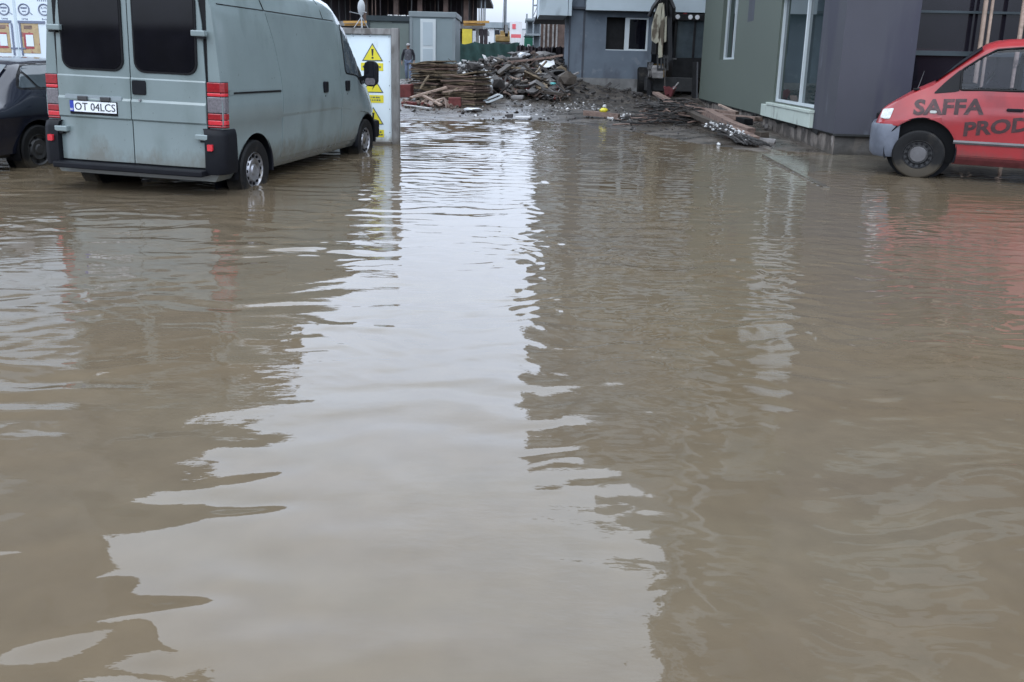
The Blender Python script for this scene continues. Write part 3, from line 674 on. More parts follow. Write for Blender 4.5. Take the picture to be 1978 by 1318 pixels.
# ------------------------------------------------------------------ red van
def red_van():
    t = thing('delivery_van', 'red delivery van with faded dark lettering on its side, parked by the purple wall', 'van', (6.03, 11.81, 0), -62)
    prof = [(.215, .85), (.30, .905), (.33, .915), (.52, .930), (.75, .936), (.93, .928), (.945, .920), (1.16, .900), (1.45, .850), (1.70, .800), (1.80, .775), (1.87, .69), (1.90, .48), (1.915, .001)]
    roof = [(-4.1, 1.88), (-3.9, 1.90), (-1.1, 1.915), (-.92, 1.908), (-.78, 1.89), (-.66, 1.845), (-.49, 1.70), (-.28, 1.51), (-.07, 1.315), (.02, 1.27), (.2, 1.17), (.46, .985), (.53, .92), (.575, .80), (.60, .74)]
    scale = [(-4.1, .97), (-3.9, 1), (.15, 1), (.35, .985), (.46, .955), (.53, .90), (.575, .82), (.60, .72)]
    st = [-4.05, -3.9, -3.5, -3, -2.5, -2, -1.5, -1.1, -.92, -.78, -.66, -.57, -.49, -.35, -.28, -.15, -.07, .02, .1, .2, .3, .38, .46, .50, .53, .56, .58, .60]
    B = Body(prof, roof, scale, .68, st, [(-4.1, .215), (.2, .215), (.45, .30), (.6, .32)])
    body = B.mesh().build('body', 'red_paint', t, smooth=True, angle=26)
    cut = []
    for v in (0., -3.0):
        for s in (-1, 1):
            c = MB(); c.lathe([(-.26, .001), (-.26, .44), (.2, .44), (.2, .001)], (s*.90, v-.01, .375), n=40); cut.append(c.build('cutter', 'black_plastic', t))
    c = MB(); c.box((-1.2, .30, .1), (1.2, .9, .70)); cut.append(c.build('cutter', 'seal', t))
    glass_line = [(-.405, 1.215), (-.395, 1.475), (-.61, 1.645), (-.77, 1.745), (-1.05, 1.772), (-1.265, 1.772), (-1.285, 1.232), (-1.12, 1.222)]
    c = MB(); c.prism([(-1.2, a, b) for a, b in round_poly(glass_line, .03)], (2.4, 0, 0)); cut.append(c.build('cutter', 'seal', t))
    boolean_cut(body, cut)
    for v in (0., -3.0):
        for s in (-1, 1):
            c = MB(); c.lathe([(-.22*s, .001), (-.22*s, .435), (.015*s, .435), (.022*s, .45), (.0, .458)], (s*.905, v-.01, .375), n=40)
            c.f = [f for f in c.f if max(c.v[i][2] for i in f) > .26]; c.mi = c.mi[:len(c.f)]
            c.build('arch_liner', 'black_plastic', t, smooth=True)
            make_wheel(t, (s*.845, v, .318), .330, .195, s, rim='dark_rim', hub='hub_grey', rim_r=.60, holes=14)
    sk = MB(); sk.box((-.62, -3.9, .25), (.62, .28, .55)); sk.build('chassis', 'seal', t)
    # front bumper wraps the nose
    rows = []
    for z, k in ((.26, .90), (.30, .97), (.42, 1.0), (.60, 1.0), (.69, .985), (.715, .95)):
        arc = [(-.90, .27), (-.935, .40), (-.91, .52), (-.80, .61), (-.5, .665), (0, .685), (.5, .665), (.80, .61), (.91, .52), (.935, .40), (.90, .27)]
        rows.append([(x*(1-(1-k)*.3), .27 + (y-.27)*k, z) for x, y in arc])
    mb = MB(); mb.grid(rows, close=True); n = len(rows[0]); mb.f += [tuple(range(n)), tuple(range(5*n, 6*n))]; mb.mi += [0, 0]
    mb.build('front_bumper', 'bumper_grey', t, smooth=True, angle=50)
    for s in (-1, 1):
        pts = [(.50, .785), (.54, .80), (.515, .915), (.375, .935), (.41, .785)]
        hl = B.outline(round_poly(pts, .02), s, .012, .06); hl.build('headlight', 'head_lens', t, bevel=.004)
        d = B.patch(lambda z: -1.32, lambda z: interp(z, [(.36, -.475), (.60, -.42), (.78, -.235), (1.0, -.222), (1.15, -.20)]), .345, 1.145, s, .005, nz=18)
        do = d.build('front_door', 'red_paint', t, smooth=True, angle=26)
        outer = [(-.085, 1.150), (-.22, 1.318), (-.40, 1.50), (-.60, 1.672), (-.76, 1.775), (-1.05, 1.80), (-1.30, 1.80), (-1.32, 1.218), (-1.12, 1.190)]
        f_ = B.outline(round_poly([(-.085, 1.150), (-.22, 1.318), (-.385, 1.49), (-.398, 1.19)], .03), s, .007).build('window', 'seal', do)
        fr_ = MB(); rg_ = round_poly(glass_line, .03); fr_.tube([(s*(B.u(a, b) + .004), a, b) for a, b in rg_ + rg_[:1]], .016, 6, cap=False); fr_.build('window_seal', 'seal', f_)
        inner = [(-.405, 1.215), (-.395, 1.475), (-.61, 1.645), (-.77, 1.745), (-1.05, 1.772), (-1.265, 1.772), (-1.285, 1.232), (-1.12, 1.222)]
        B.outline(round_poly(inner, .03), s, .003, .004).build('pane', 'clear_glass', f_)
        tr = MB(); rows = []
        for v in np.linspace(-.405, -2.55, 12): rows.append([(s*(B.u(v, .52) + o_), v, z) for o_, z in ((-.01, .495), (.018, .497), (.03, .52), (.018, .545), (-.01, .547))])
        tr.grid(rows); tr.f.append((0, 1, 2, 3, 4)); tr.mi.append(0); tr.build('side_trim', 'hub_grey', t)
        cl = B.patch(lambda z: -2.5, lambda z: -.455, .218, .325, s, .006, nz=3); cl.build('sill', 'red_dirty', t)
        hn = MB(); hn.prism([(s*(B.u(-1.05, .98) + .004), y, z) for y, z in rrect(-1.16, -.965, .955, .995, .018)], (s*.03, 0, 0)); hn.build('handle', 'black_plastic', do, bevel=.008)
        iv = MB(); iv.prism([(s*(B.u(-.12, .905) + .004), y, z) for y, z in rrect(-.16, -.075, .888, .925, .017)], (s*.012, 0, 0)); iv.build('indicator', 'head_lens', t, bevel=.004)
    # cab interior seen through the side glass
    st_ = MB(); st_.tube([(-.40 + .17*math.cos(a*.35), -.70 - .08*math.sin(a*.35), 1.28 + .17*math.sin(a*.35)) for a in range(19)], .014, 6); st_.build('steering_wheel', 'hose', t, smooth=True)
    ds = MB(); ds.box((-.80, -.62, 1.18), (.80, -.38, 1.30)); ds.build('dashboard', 'seal', t, bevel=.03)
    for x in (-.42, .42):
        se = MB(); se.box((x - .22, -1.24, 1.15), (x + .22, -1.10, 1.58)); se.box((x - .12, -1.23, 1.57), (x + .12, -1.13, 1.74)); se.build('seat', 'vest_dark', t, bevel=.03)
    sm = MB()
    fn = lambda x, y, d: (-(B.u(-x, y) + .0085 + d), -x, y)
    lettering('SAFFA', -.128, .714, .215, lambda x, y, d: fn(x, .853 + (x + .128)*.056 + y, d), 'lettering', 'letter_faded', t, .036)
    lettering('PROD', .510, 1.25, .195, lambda x, y, d: fn(x, .598 + (x - .51)*.150 + y, d), 'lettering', 'letter_faded', t, .036)
    ws = MB(); rows = []
    for v in (-.60, -.49, -.35, -.2, -.09):
        rows.append([(k*.74, v, B.zmap(v, 1.915 - .055*abs(k)**2.5) + .010) for k in (-1, -.6, -.2, .2, .6, 1)])
    ws.grid(rows); ws.build('windscreen', 'dark_glass', t, smooth=True)
    an = MB(); an.tube([(-.70, .115, 1.20), (-.70, .06, 1.45)], [.006, .003], 6); an.build('aerial', 'hub_grey', t)
    wi = MB(); wi.box((-.74, .08, 1.185), (-.62, .17, 1.215)); wi.build('wiper_cowl', 'seal', t, bevel=.008)
    gr = MB(); gr.box((-.42, .56, .76), (.42, .618, .84)); gr.build('grille', 'black_plastic', t, bevel=.01)
red_van()

# ------------------------------------------------------------------ dark car
def dark_car():
    t = thing('saloon_car', 'dark navy saloon car half hidden on the far side of the pale van', 'car', (-6.89, 10.12, -.1), 8)
    prof = [(.22, .76), (.30, .82), (.52, .858), (.74, .868), (.76, .872), (.90, .86), (1.0, .83), (1.06, .80), (1.25, .70), (1.37, .60), (1.42, .46), (1.455, .001)]
    roof = [(-1.0, .84), (-.97, .95), (-.90, 1.03), (-.45, 1.075), (-.38, 1.10), (0.02, 1.40), (.15, 1.44), (.5, 1.458), (1.2, 1.455), (1.6, 1.36), (2.25, 1.02), (2.9, .93), (3.3, .82), (3.42, .70)]
    scale = [(-1.0, .88), (-.9, .95), (-.6, .985), (0, 1), (2.6, 1), (3.1, .94), (3.42, .78)]
    st = [-1.0, -.97, -.93, -.88, -.7, -.5, -.42, -.36, -.2, -.05, .04, .15, .3, .5, .8, 1.2, 1.4, 1.6, 1.8, 2.0, 2.25, 2.5, 2.9, 3.1, 3.3, 3.42]
    B = Body(prof, roof, scale, .72, st, [(-1.0, .26), (3.5, .22)])
    body = B.mesh().build('body', 'navy_paint', t, smooth=True, angle=28)
    cut = []
    for v in (.07, 2.65):
        for s in (-1, 1):
            c = MB(); c.lathe([(-.26, .001), (-.26, .365), (.2, .365), (.2, .001)], (s*.84, v, .325), n=40); cut.append(c.build('cutter', 'seal', t))
    boolean_cut(body, cut)
    for v in (.07, 2.65):
        for s in (-1, 1):
            c = MB(); c.lathe([(-.20*s, .001), (-.20*s, .36), (.012*s, .36), (.02*s, .372)], (s*.845, v, .325), n=36); c.f = [f for f in c.f if max(c.v[i][2] for i in f) > .26]; c.mi = c.mi[:len(c.f)]
            c.build('arch_liner', 'seal', t, smooth=True)
            make_wheel(t, (s*.765, v, .31), .312, .19, s, rim='digger_grey', rim_r=.64, holes=7)
    for s in (-1, 1):
        win = round_poly([(-.09, 1.075), (.02, 1.23), (.20, 1.365), (1.05, 1.385), (1.10, 1.075)], .05)
        f_ = B.outline(grow(win, .015), s, .004).build('window', 'seal', t)
        B.outline(round_poly([(.235, 1.085), (.115, 1.30), (.21, 1.355), (1.03, 1.372), (1.07, 1.085)], .03), s, .008).build('pane', 'car_glass', f_)
        B.outline(round_poly([(-.06, 1.085), (.03, 1.215), (.085, 1.262), (.185, 1.085)], .02), s, .008).build('pane', 'car_glass', f_)
        B.outline(round_poly([(1.16, 1.085), (1.14, 1.37), (1.55, 1.33), (1.98, 1.085)], .04), s, .006).build('window', 'car_glass', t)
        d = B.patch(lambda z: interp(z, [(.28, .52), (.6, .46), (.8, .30), (1.05, .24)]), lambda z: 1.12, .28, 1.05, s, .003); do = d.build('rear_door', 'navy_paint', t, smooth=True, angle=28)
        h = MB(); h.prism([(s*(B.u(.36, .90)+.004), y, z) for y, z in rrect(.28, .46, .875, .915, .018)], (s*.025, 0, 0)); h.build('handle', 'navy_paint', do, bevel=.006)
        tl = B.outline(round_poly([(-.98, .76), (-.97, .93), (-.74, .93), (-.70, .76)], .03), s, .006, .10); tl.build('tail_light', 'red_lens', t)
        tr = B.patch(lambda z: .45, lambda z: 2.25, .50, .545, s, .012, nz=2); tr.build('side_trim', 'black_plastic', t)
    rg = MB(); rows = []
    for v in (-.36, -.25, -.12, -.01): rows.append([(k*.62*(1 - (v+.36)*.25), v, B.zmap(v, 1.455 - .03*abs(k)**2.5) + .008) for k in (-1, -.6, -.2, .2, .6, 1)])
    rg.grid(rows); rg.build('rear_window', 'car_glass', t, smooth=True)
    bp = MB(); bp.box((-.83, -1.07, .30), (.83, -.85, .58)); bp.build('rear_bumper', 'black_plastic', t, bevel=.05)
dark_car()

# ------------------------------------------------------------------ buildings
def wall(mb, O, A, N, a0, a1, z0, z1, holes, depth=.25, mi=0, mr=0):
    "wall on the plane through O along A with openings; N points outwards; reveals go in by depth"
    O, A, N = Vector(O), Vector(A).normalized(), Vector(N).normalized(); Z = Vector((0, 0, 1))
    xs = sorted({a0, a1} | {h[i] for h in holes for i in (0, 1)}); zs = sorted({z0, z1} | {h[i] for h in holes for i in (2, 3)})
    P = lambda a, z, d=0: O + A*a + Z*z - N*d
    for i in range(len(xs)-1):
        for j in range(len(zs)-1):
            xm, zm = (xs[i]+xs[i+1])/2, (zs[j]+zs[j+1])/2
            if any(h[0] < xm < h[1] and h[2] < zm < h[3] for h in holes): continue
            mb.add([P(xs[i], zs[j]), P(xs[i+1], zs[j]), P(xs[i+1], zs[j+1]), P(xs[i], zs[j+1])], [(0, 1, 2, 3)], mi)
    for h0, h1, y0, y1 in holes:
        c = [(h0, y0), (h1, y0), (h1, y1), (h0, y1)]
        for k in range(4):
            p, q = c[k], c[(k+1) % 4]; mb.add([P(*p), P(*q), P(*q, depth), P(*p, depth)], [(0, 1, 2, 3)], mr)
    return mb

def window_unit(parent, O, A, N, a0, a1, z0, z1, depth, fw=.06, mull=(), glass='window_glass', frame='pvc_white', name='window'):
    O, A, N = Vector(O), Vector(A).normalized(), Vector(N).normalized(); Z = Vector((0, 0, 1))
    P = lambda a, z, d=0: O + A*a + Z*z - N*d
    mb = MB()
    def b(x0, x1, y0, y1):
        mb.prism([P(x0, y0, depth), P(x1, y0, depth), P(x1, y1, depth), P(x0, y1, depth)], N*.05)
    b(a0, a1, z0, z0+fw); b(a0, a1, z1-fw, z1); b(a0, a0+fw, z0+fw, z1-fw); b(a1-fw, a1, z0+fw, z1-fw)
    for m_ in mull: b(m_-fw*.6, m_+fw*.6, z0+fw, z1-fw)
    w_ = mb.build(name, frame, parent)
    g_ = MB(); g_.prism([P(a0+.01, z0+.01, depth), P(a1-.01, z0+.01, depth), P(a1-.01, z1-.01, depth), P(a0+.01, z1-.01, depth)], -N*.02)
    g_.build('pane', glass, w_)
    return w_

def green_building():
    HT = 26.
    t = thing('corner_building', 'tall new building with green and dark purple rendered walls on a raw concrete plinth', 'building', (5.477, 13.704, 0), 4)
    L = 14.9
    # long side wall: local x = 0 plane, running along +y
    O, A, N = (0, 0, 0), (0, 1, 0), (-1, 0, 0)
    holes = [(1.25, 4.34, .72, 3.0), (9.15, 11.45, 1.68, 4.2)]
    for fl in range(2, 8):
        for a0, a1 in ((1.4, 4.0), (6.2, 7.6), (9.3, 11.2), (13, 14)): holes.append((a0, a1, 2.95*fl + 1.0, 2.95*fl + 2.5))
    mb = MB(); wall(mb, O, A, N, 1.25, L, .36, HT, holes, .18)
    mb.add([(0, L, .36), (9, L, .36), (9, L, HT), (0, L, HT)], [(0, 1, 2, 3)])
    mb.add([(0, 1.25, HT), (9, 1.25, HT), (9, L, HT), (0, L, HT)], [(0, 1, 2, 3)])
    mb.add([(0, 1.25, .36), (.3, 1.25, .36), (.3, L, .36), (0, L, .36)], [(0, 1, 2, 3)])
    mb.build('green_wall', 'green_wall', t, fix=False)
    pw = MB(); wall(pw, O, A, N, 0, 1.25, .36, HT, [], .18)
    hs_ = [(1.2, 8.5, .36, 3.4)]
    for fl in range(2, 8): hs_ += [(1.6, 3.4, 2.95*fl+.9, 2.95*fl+2.5), (5, 7.2, 2.95*fl+.9, 2.95*fl+2.5)]
    wall(pw, O, (1, 0, 0), (0, -1, 0), 0, 9, .36, HT, hs_, .40)
    pw.add([(0, 0, .36), (1.2, 0, .36), (1.2, .4, .36), (0, .4, .36)], [(0, 1, 2, 3)])
    pw.build('purple_wall', 'purple_wall', t, fix=False)
    window_unit(t, O, A, N, 1.25, 4.34, .73, 3.0, .10, .055, (2.46,))
    wp_ = MB(); wp_.box((-.05, 1.25, 3.01), (-.002, 4.4, 5.6)); wp_.build('white_panel', 'pvc_white', t)
    window_unit(t, O, A, N, 9.15, 11.45, 1.68, 4.2, .17, .06, (10.1,))
    for fl in range(2, 8):
        for a0, a1 in ((1.4, 4.0), (6.2, 7.6), (9.3, 11.2), (13, 14)): window_unit(t, O, A, N, a0, a1, 2.95*fl + 1.0, 2.95*fl + 2.5, .15, .06)
        for a0, a1 in ((1.6, 3.4), (5, 7.2)): window_unit(t, O, (1, 0, 0), (0, -1, 0), a0, a1, 2.95*fl+.9, 2.95*fl+2.5, .2, .06)
    sb = MB(); sb.box((-.075, 1.20, .372), (.0, 5.12, .640)); so_ = sb.build('sill_panel', 'sill_white', t, bevel=.008)
    sb = MB(); sb.box((-.095, 1.19, .643), (.10, 4.60, .700)); sb.build('sill_board', 'sill_white', so_, bevel=.006)
    for fl in range(2, 9):  # unseen pale bands added to lighten and vary the facade's reflection in the water
        z = 2.95*fl - .1
        bd = MB(); bd.box((-.9, 2.0, z), (-.004, 7.9, z + 1.02)); bd.box((-.05, 8.6, z), (-.004, L, z + .55)); bd.build('balcony', 'cabin_grey', t)
        bd = MB(); bd.box((.6, -.06, z), (4.2, -.004, z + .9)); bd.box((4.8, -1.0, z), (8.6, -.004, z + 1.02)); bd.build('balcony', 'cabin_grey', t)
    sl_ = MB(); sl_.box((-.003, 7.05, 2.62), (.10, 7.75, 4.4)); sl_.build('dark_strip', 'dark_render', t)  # plain dark upright strip, barely proud of the green wall
    # shop front
    sf = MB(); sf.box((1.2, .36, .02), (8.5, .40, 3.4)); shop = sf.build('shop_window', 'shop_glass', t)
    fr = MB()
    for x0, x1 in ((1.2, 1.26), (3.6, 3.68), (5.6, 5.68)): fr.box((x0, .30, .02), (x1, .36, 3.4))
    fr.box((1.2, .30, 1.72), (8.5, .36, 1.80)); fr.box((1.2, .30, .36), (8.5, .36, .46)); fr.box((1.2, .30, 2.42), (8.5, .36, 2.46))
    fr.build('shop_frame', 'cabin_dark', shop)
    # plinth, set back under the overhanging insulation
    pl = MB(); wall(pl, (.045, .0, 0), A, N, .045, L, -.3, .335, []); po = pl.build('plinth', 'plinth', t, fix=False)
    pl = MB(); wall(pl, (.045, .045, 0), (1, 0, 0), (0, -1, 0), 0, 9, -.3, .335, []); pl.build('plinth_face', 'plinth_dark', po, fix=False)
    fe = MB()
    rg = random.Random(4)
    n_ = 90
    top = []; bot = []
    for i in range(n_ + 1):
        a = L * i / n_; top.append((-.012, a, .372)); bot.append((.02, a, .335 - rg.random()**3 * .09))
    fe.grid([top, bot]); fe.bar((.3, -.012, .352), (8.8, -.012, .352), .02, .035); fe.bar((.0, -.012, .352), (.3, -.012, .352), .02, .035)
    fe.build('membrane_edge', 'felt_black', t, fix=False)
green_building()

def grey_building():
    t = thing('unfinished_block', 'unfinished grey rendered block with white upper storeys and an open dark window', 'building', (2.0, 31, 0), 0)
    mb = MB()
    wall(mb, (0, 0, 0), (1, 0, 0), (0, -1, 0), 0, 3.15, .95, 3.47, [(1.39, 2.98, 2.0, 3.22)], .2)
    mb.add([(0, 0, .95), (0, 3.2, .95), (0, 3.2, 3.47), (0, 0, 3.47)], [(0, 1, 2, 3)])
    mb.add([(3.15, 0, 0), (3.15, 3.2, 0), (3.15, 3.2, 3.47), (3.15, 0, 3.47)], [(0, 1, 2, 3)])
    mb.build('ground_floor_wall', 'grey_render', t, fix=False)
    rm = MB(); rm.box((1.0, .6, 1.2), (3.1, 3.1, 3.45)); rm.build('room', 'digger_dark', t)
    j = MB(); j.box((.50, -.012, .95), (.58, .05, 3.4)); j.build('wall_joint', 'dark_render', t)
    j = MB(); j.box((-.03, -.03, .95), (.03, .03, 3.2)); j.build('corner_strip', 'dark_render', t)
    f_ = MB()
    f_.box((2.10, .06, 2.0), (2.20, .14, 3.22)); f_.box((2.20, .06, 2.0), (2.98, .14, 2.06)); f_.box((2.20, .06, 3.16), (2.98, .14, 3.22)); f_.box((2.91, .06, 2.06), (2.98, .14, 3.16)); f_.box((2.20, .06, 2.06), (2.27, .14, 3.16)); f_.box((1.40, .08, 2.0), (2.10, .14, 2.03))
    wo = f_.build('window', 'pvc_white', t)
    g_ = MB(); g_.box((2.25, .10, 2.05), (2.93, .12, 3.18)); g_.build('pane', 'dark_glass', wo)
    p = MB(); p.box((-.05, -.05, -.3), (3.2, 3.25, .945)); p.build('plinth', 'concrete', t, bevel=.01)
    s_ = MB(); s_.box((-1.15, -.15, 3.475), (9, 12, 3.56)); s_.box((3.3, 5.2, -.3), (9, 5.4, 3.47)); s_.build('floor_slab', 'dark_render', t)
    for x, y in ((5.3, 1.0), (8.6, .2)):
        c = MB(); c.box((x, y, -.2), (x+.35, y+.35, 3.47)); c.build('column', 'concrete', t)
    for fl in range(4):
        z = 3.5 + fl*2.85
        u = MB()
        if fl == 0: z_, h = 3.49, 1.25
        else: z_, h = z, 1.15
        u.box((.56, -.42, z_ - .06), (9, -.02, z_ + h)); u.build('parapet', 'white_render', t)
        b = MB(); b.box((-1.18, -.42, z_ - (.28 if fl == 0 else .06)), (-.12, 2.6, z_ + h)); bo = b.build('balcony', 'white_render', t)
        b = MB(); b.box((-.10, -.46, z_ - .28), (0.02, -.30, z_ + h)); b.build('balcony_post', 'white_render', bo)
        w_ = MB(); hl = [(1.2+k*2.4, 2.6+k*2.4, z_+.95, z_+2.4) for k in range(3)]
        wall(w_, (-.02, .2, 0), (1, 0, 0), (0, -1, 0), 0, 9, z_ - .02, z_ + 2.84, [], .2)
        w_.add([(-.02, .2, z_), (-.02, 10, z_), (-.02, 10, z_+2.84), (-.02, .2, z_+2.84)], [(0, 1, 2, 3)])
        w_.box((-1.12, -.1, z_ + h + .01), (-.14, 2.4, z_ + 2.78))
        w_.build('upper_wall', 'grey_render', t, fix=False)
        for h_ in hl: window_unit(t, (-.02, .19, 0), (1, 0, 0), (0, -1, 0), h_[0], h_[1], z_+1.16, z_+2.5, .0, .07)
    r_ = MB(); r_.box((-.1, -.2, 14.9), (9, 12, 15.1)); r_.box((1.1, .0, 15.1), (9, 11, 16.0)); r_.box((2.3, .1, 16.0), (9, 11, 17.2)); r_.box((3.6, .2, 17.2), (9, 11, 18.6)); r_.box((5, .3, 18.6), (9, 11, 20)); r_.build('roof', 'white_render', t)
grey_building()

def left_building():
    t = thing('apartment_block', 'grey apartment block behind the dark car with a white advert banner across its front', 'building', (-8.15, 14.6, 0), 4)
    mb = MB(); hl = [(-14+k*2.8, -12.6+k*2.8, 5.2, 6.7) for k in range(5)]
    wall(mb, (0, 0, 0), (1, 0, 0), (0, -1, 0), -16, 0, -.3, 9.4, hl, .2)
    h2 = [(1.5+k*3.2, 3.1+k*3.2, 5.2, 6.7) for k in range(3)] + [(1.5+k*3.2, 3.1+k*3.2, 2., 3.5) for k in range(3)]
    wall(mb, (0, 0, 0), (0, 1, 0), (1, 0, 0), 0, 11, -.3, 9.4, h2, .2)
    mb.add([(-16, 0, 9.4), (0, 0, 9.4), (0, 11, 9.4), (-16, 11, 9.4)], [(0, 1, 2, 3)]); mb.add([(-16, 18, 0), (0, 18, 0), (0, 11, 9.4), (-16, 11, 9.4)], [(0, 1, 2, 3)])
    mb.box((-16, -.01, 9.41), (-.75, .5, 16.5))
    mb.build('wall', 'concrete', t, fix=False)
    for h in hl: window_unit(t, (0, 0, 0), (1, 0, 0), (0, -1, 0), *h, .15)
    for h in h2: window_unit(t, (0, 0, 0), (0, 1, 0), (1, 0, 0), *h, .15)
left_building()

def banner():
    y = 14.44; o = at(46, 20, y)
    t = thing('advert_banner', 'white property advert banner with circled figures and floor plans behind the dark car', 'banner', (0, 0, 0))
    b = MB(); b.box((-12.5, y, .8), (at(107, 20, y).x + .05, y + .04, 4.2)); b.build('sheet', 'poster_white', t)
    seam = MB(); seam.box((at(27, 20, y).x - .012, y - .006, .9), (at(27, 20, y).x + .03, y, 4.1)); seam.build('fold', 'poster_line', t).data.materials[0] = M['white_render']
    for (px, py), txt, cap in (((7, 18), '', 'Living'), ((46, 18.5), '', 'Living'), ((85, 19), '3,75', 'hol')):
        c = at(px, py, y); mb = MB()
        mb.lathe([(-.008, .082), (-.012, .100), (-.008, .103), (0, .103), (0, .082)], (c.x, y, c.z), axis='y', n=32)
        mb.bar((c.x + .10, y - .004, c.z - .05), (c.x + .145, y - .004, c.z - .085), .012, .008)
        r_ = mb.build('ring', 'poster_line', t)
        ls = MB()
        if txt: lettering(txt, c.x - .055, c.x + .05, .035, lambda x, z, d: (x, y - .002 - d, c.z + .01 + z), 'figure', 'poster_line', r_, .01)
        else: ls.box((c.x - .055, y - .004, c.z + .012), (c.x + .055, y - .001, c.z + .04))
        ls.box((c.x - .035, y - .004, c.z - .04), (c.x + .035, y - .001, c.z - .022)); ls.build('text_line', 'poster_line', r_)
        lettering(cap, c.x - .05, c.x + .055, .034, lambda x, z, d: (x, y - .002 - d, c.z - .178 + z), 'caption', 'poster_line', t, .01)
    # headline: only the feet of its letters show below the picture's top edge
    for a, b_, side in ((38, 87, 0), (-25, 22, 1)):
        x0, x1 = at(a, 45, y).x, at(b_, 45, y).x; zt, zb = at(60, 40, y).z, at(60, 101, y).z
        p = MB(); p.box((x0, y - .006, zb - .02), (x0 + (x1-x0)*.72 if not side else x1 - .05, y - .001, zt - .05)); po = p.build('floor_plan', 'tan_plan', t)
        l = MB(); l.box((x0 - .03, y - .014, zt - .05), (x1, y - .002, zt - .005))
        xe = x0 if not side else x1
        l.box((xe - .012, y - .014, zb - .06), (xe + .018, y - .002, zt - .055)); l.box((xe - .05, y - .016, zb + .05), (xe + .07, y - .003, zb + .075)); l.build('plan_outline', 'poster_line', po)
        q = (x0 + .05) if not side else (x1 - .27)
        l = MB(); l.box((q, y - .010, zb + .06), (q + .17, y - .002, zb + .33)); l.build('plan_room', 'plan_red', po)
        l = MB(); l.box((q + .04, y - .014, zb + .10), (q + .17, y - .003, zb + .30)); l.box((q + .02, y - .012, zb + .40), (q+.16, y - .003, zb+.46), 1); l.build('plan_bed', ['poster_white', 'wood_brown'], po)
    l = MB()
    for k in range(9): l.box((at(72, 5, y).x + k*.035, y - .005, at(72, 2.5, y).z), (at(72, 5, y).x + k*.035 + .012, y - .001, at(72, 2.5, y).z + .13))
    l.box((at(72, 5, y).x, y - .007, at(72, 2.5, y).z + .10), (at(72, 5, y).x + .3, y - .003, at(72, 2.5, y).z + .13)); l.build('headline', 'poster_line', t)
banner()

# ------------------------------------------------------------------ warning board beside the van
def warning_board():
    Y = 13.8; a, b = at(757, 60, Y), at(757, 275, Y); x1 = -2.13; x0 = -3.40
    t = thing('warning_board', 'white safety board with yellow warning triangles in a grey timber frame', 'sign', (0, Y, 0))
    p = MB(); p.box((x0, -.0, .045), (x1, .03, 1.835)); p.build('panel', 'sign_white', t)
    f = MB(); f.box((x1 + .012, -.05, -.25), (x1 + .135, .12, 1.955)); f.build('frame_post', 'beam_wood_grey', t, bevel=.008)
    f = MB(); f.box((x0 - .13, -.05, -.25), (x0 - .012, .12, 1.955)); f.build('frame_post', 'beam_wood_grey', t, bevel=.008)
    f = MB(); f.box((x0 - .01, -.045, 1.845), (x1 + .01, .11, 1.945)); f.build('top_rail', 'beam_wood_grey', t, bevel=.008)
    f = MB(); f.box((x0 - .01, -.03, -.04), (x1 + .01, .09, .036)); f.build('bottom_rail', 'beam_wood_grey', t, bevel=.008)
    hw, hh = .18, .30
    cx = -2.443
    for k, (cz, ly) in enumerate(((1.405, 1.31), (.875, .77), (.335, .18))):
        d = MB(); d.prism([(cx-hw, -.004, cz), (cx+hw, -.004, cz), (cx, -.004, cz+hh)], (0, .004, 0)); do = d.build('warning_triangle', 'sign_dark', t)
        d = MB(); d.prism([(cx-hw+.028, -.0065, cz+.016), (cx+hw-.028, -.0065, cz+.016), (cx, -.0065, cz+hh-.032)], (0, .003, 0)); d.build('triangle_face', 'sign_yellow', do)
        d = MB(); y = -.0085
        if k == 1: d.prism([(cx+.03, y, cz+.20), (cx-.03, y, cz+.115), (cx+.008, y, cz+.115), (cx-.02, y, cz+.035), (cx+.045, y, cz+.135), (cx+.01, y, cz+.135)], (0, .002, 0))
        else:
            d.prism([(cx-.020, y, cz+.20), (cx+.020, y, cz+.20), (cx+.010, y, cz+.088), (cx-.010, y, cz+.088)], (0, .002, 0))
            d.prism([(cx + .018*math.cos(q*.524), y, cz+.055 + .018*math.sin(q*.524)) for q in range(12)], (0, .002, 0))
        d.build('warning_symbol', 'ink', do)
        l = MB(); l.prism([(u, -.004, v) for u, v in rrect(cx-.20, cx+.18, ly-.065, ly+.065, .012)], (0, .004, 0)); lo = l.build('caption_plate', 'sign_yellow', t)
        l = MB()
        for r_ in range(2 if k else 1):
            rg = random.Random(k*5+r_); x = cx - .17
            while x < cx + (.14 if r_ else .12):
                w_ = rg.uniform(.014, .034); l.box((x, -.0065, ly - .014 + (.028 if k and not r_ else -.018 if k else -.004)), (x+w_, -.0035, ly + .014 + (.024 if k and not r_ else -.022 if k else 0))); x += w_ + rg.uniform(.008, .02)
        l.build('caption_lines', 'sign_dark', lo)
    s = MB()
    for x in (x1-.03, (x0+x1)/2, x1 - .35):
        for z in (1.81,): s.lathe([(-.006, .008), (-.008, .001)], (x, 0, z), axis='y', n=8)
    for z in (1.40, 1.0, .60, .2): s.lathe([(-.006, .008), (-.008, .001)], (x1-.03, 0, z), axis='y', n=8)
    s.build('screws', 'sign_dark', t)
warning_board()

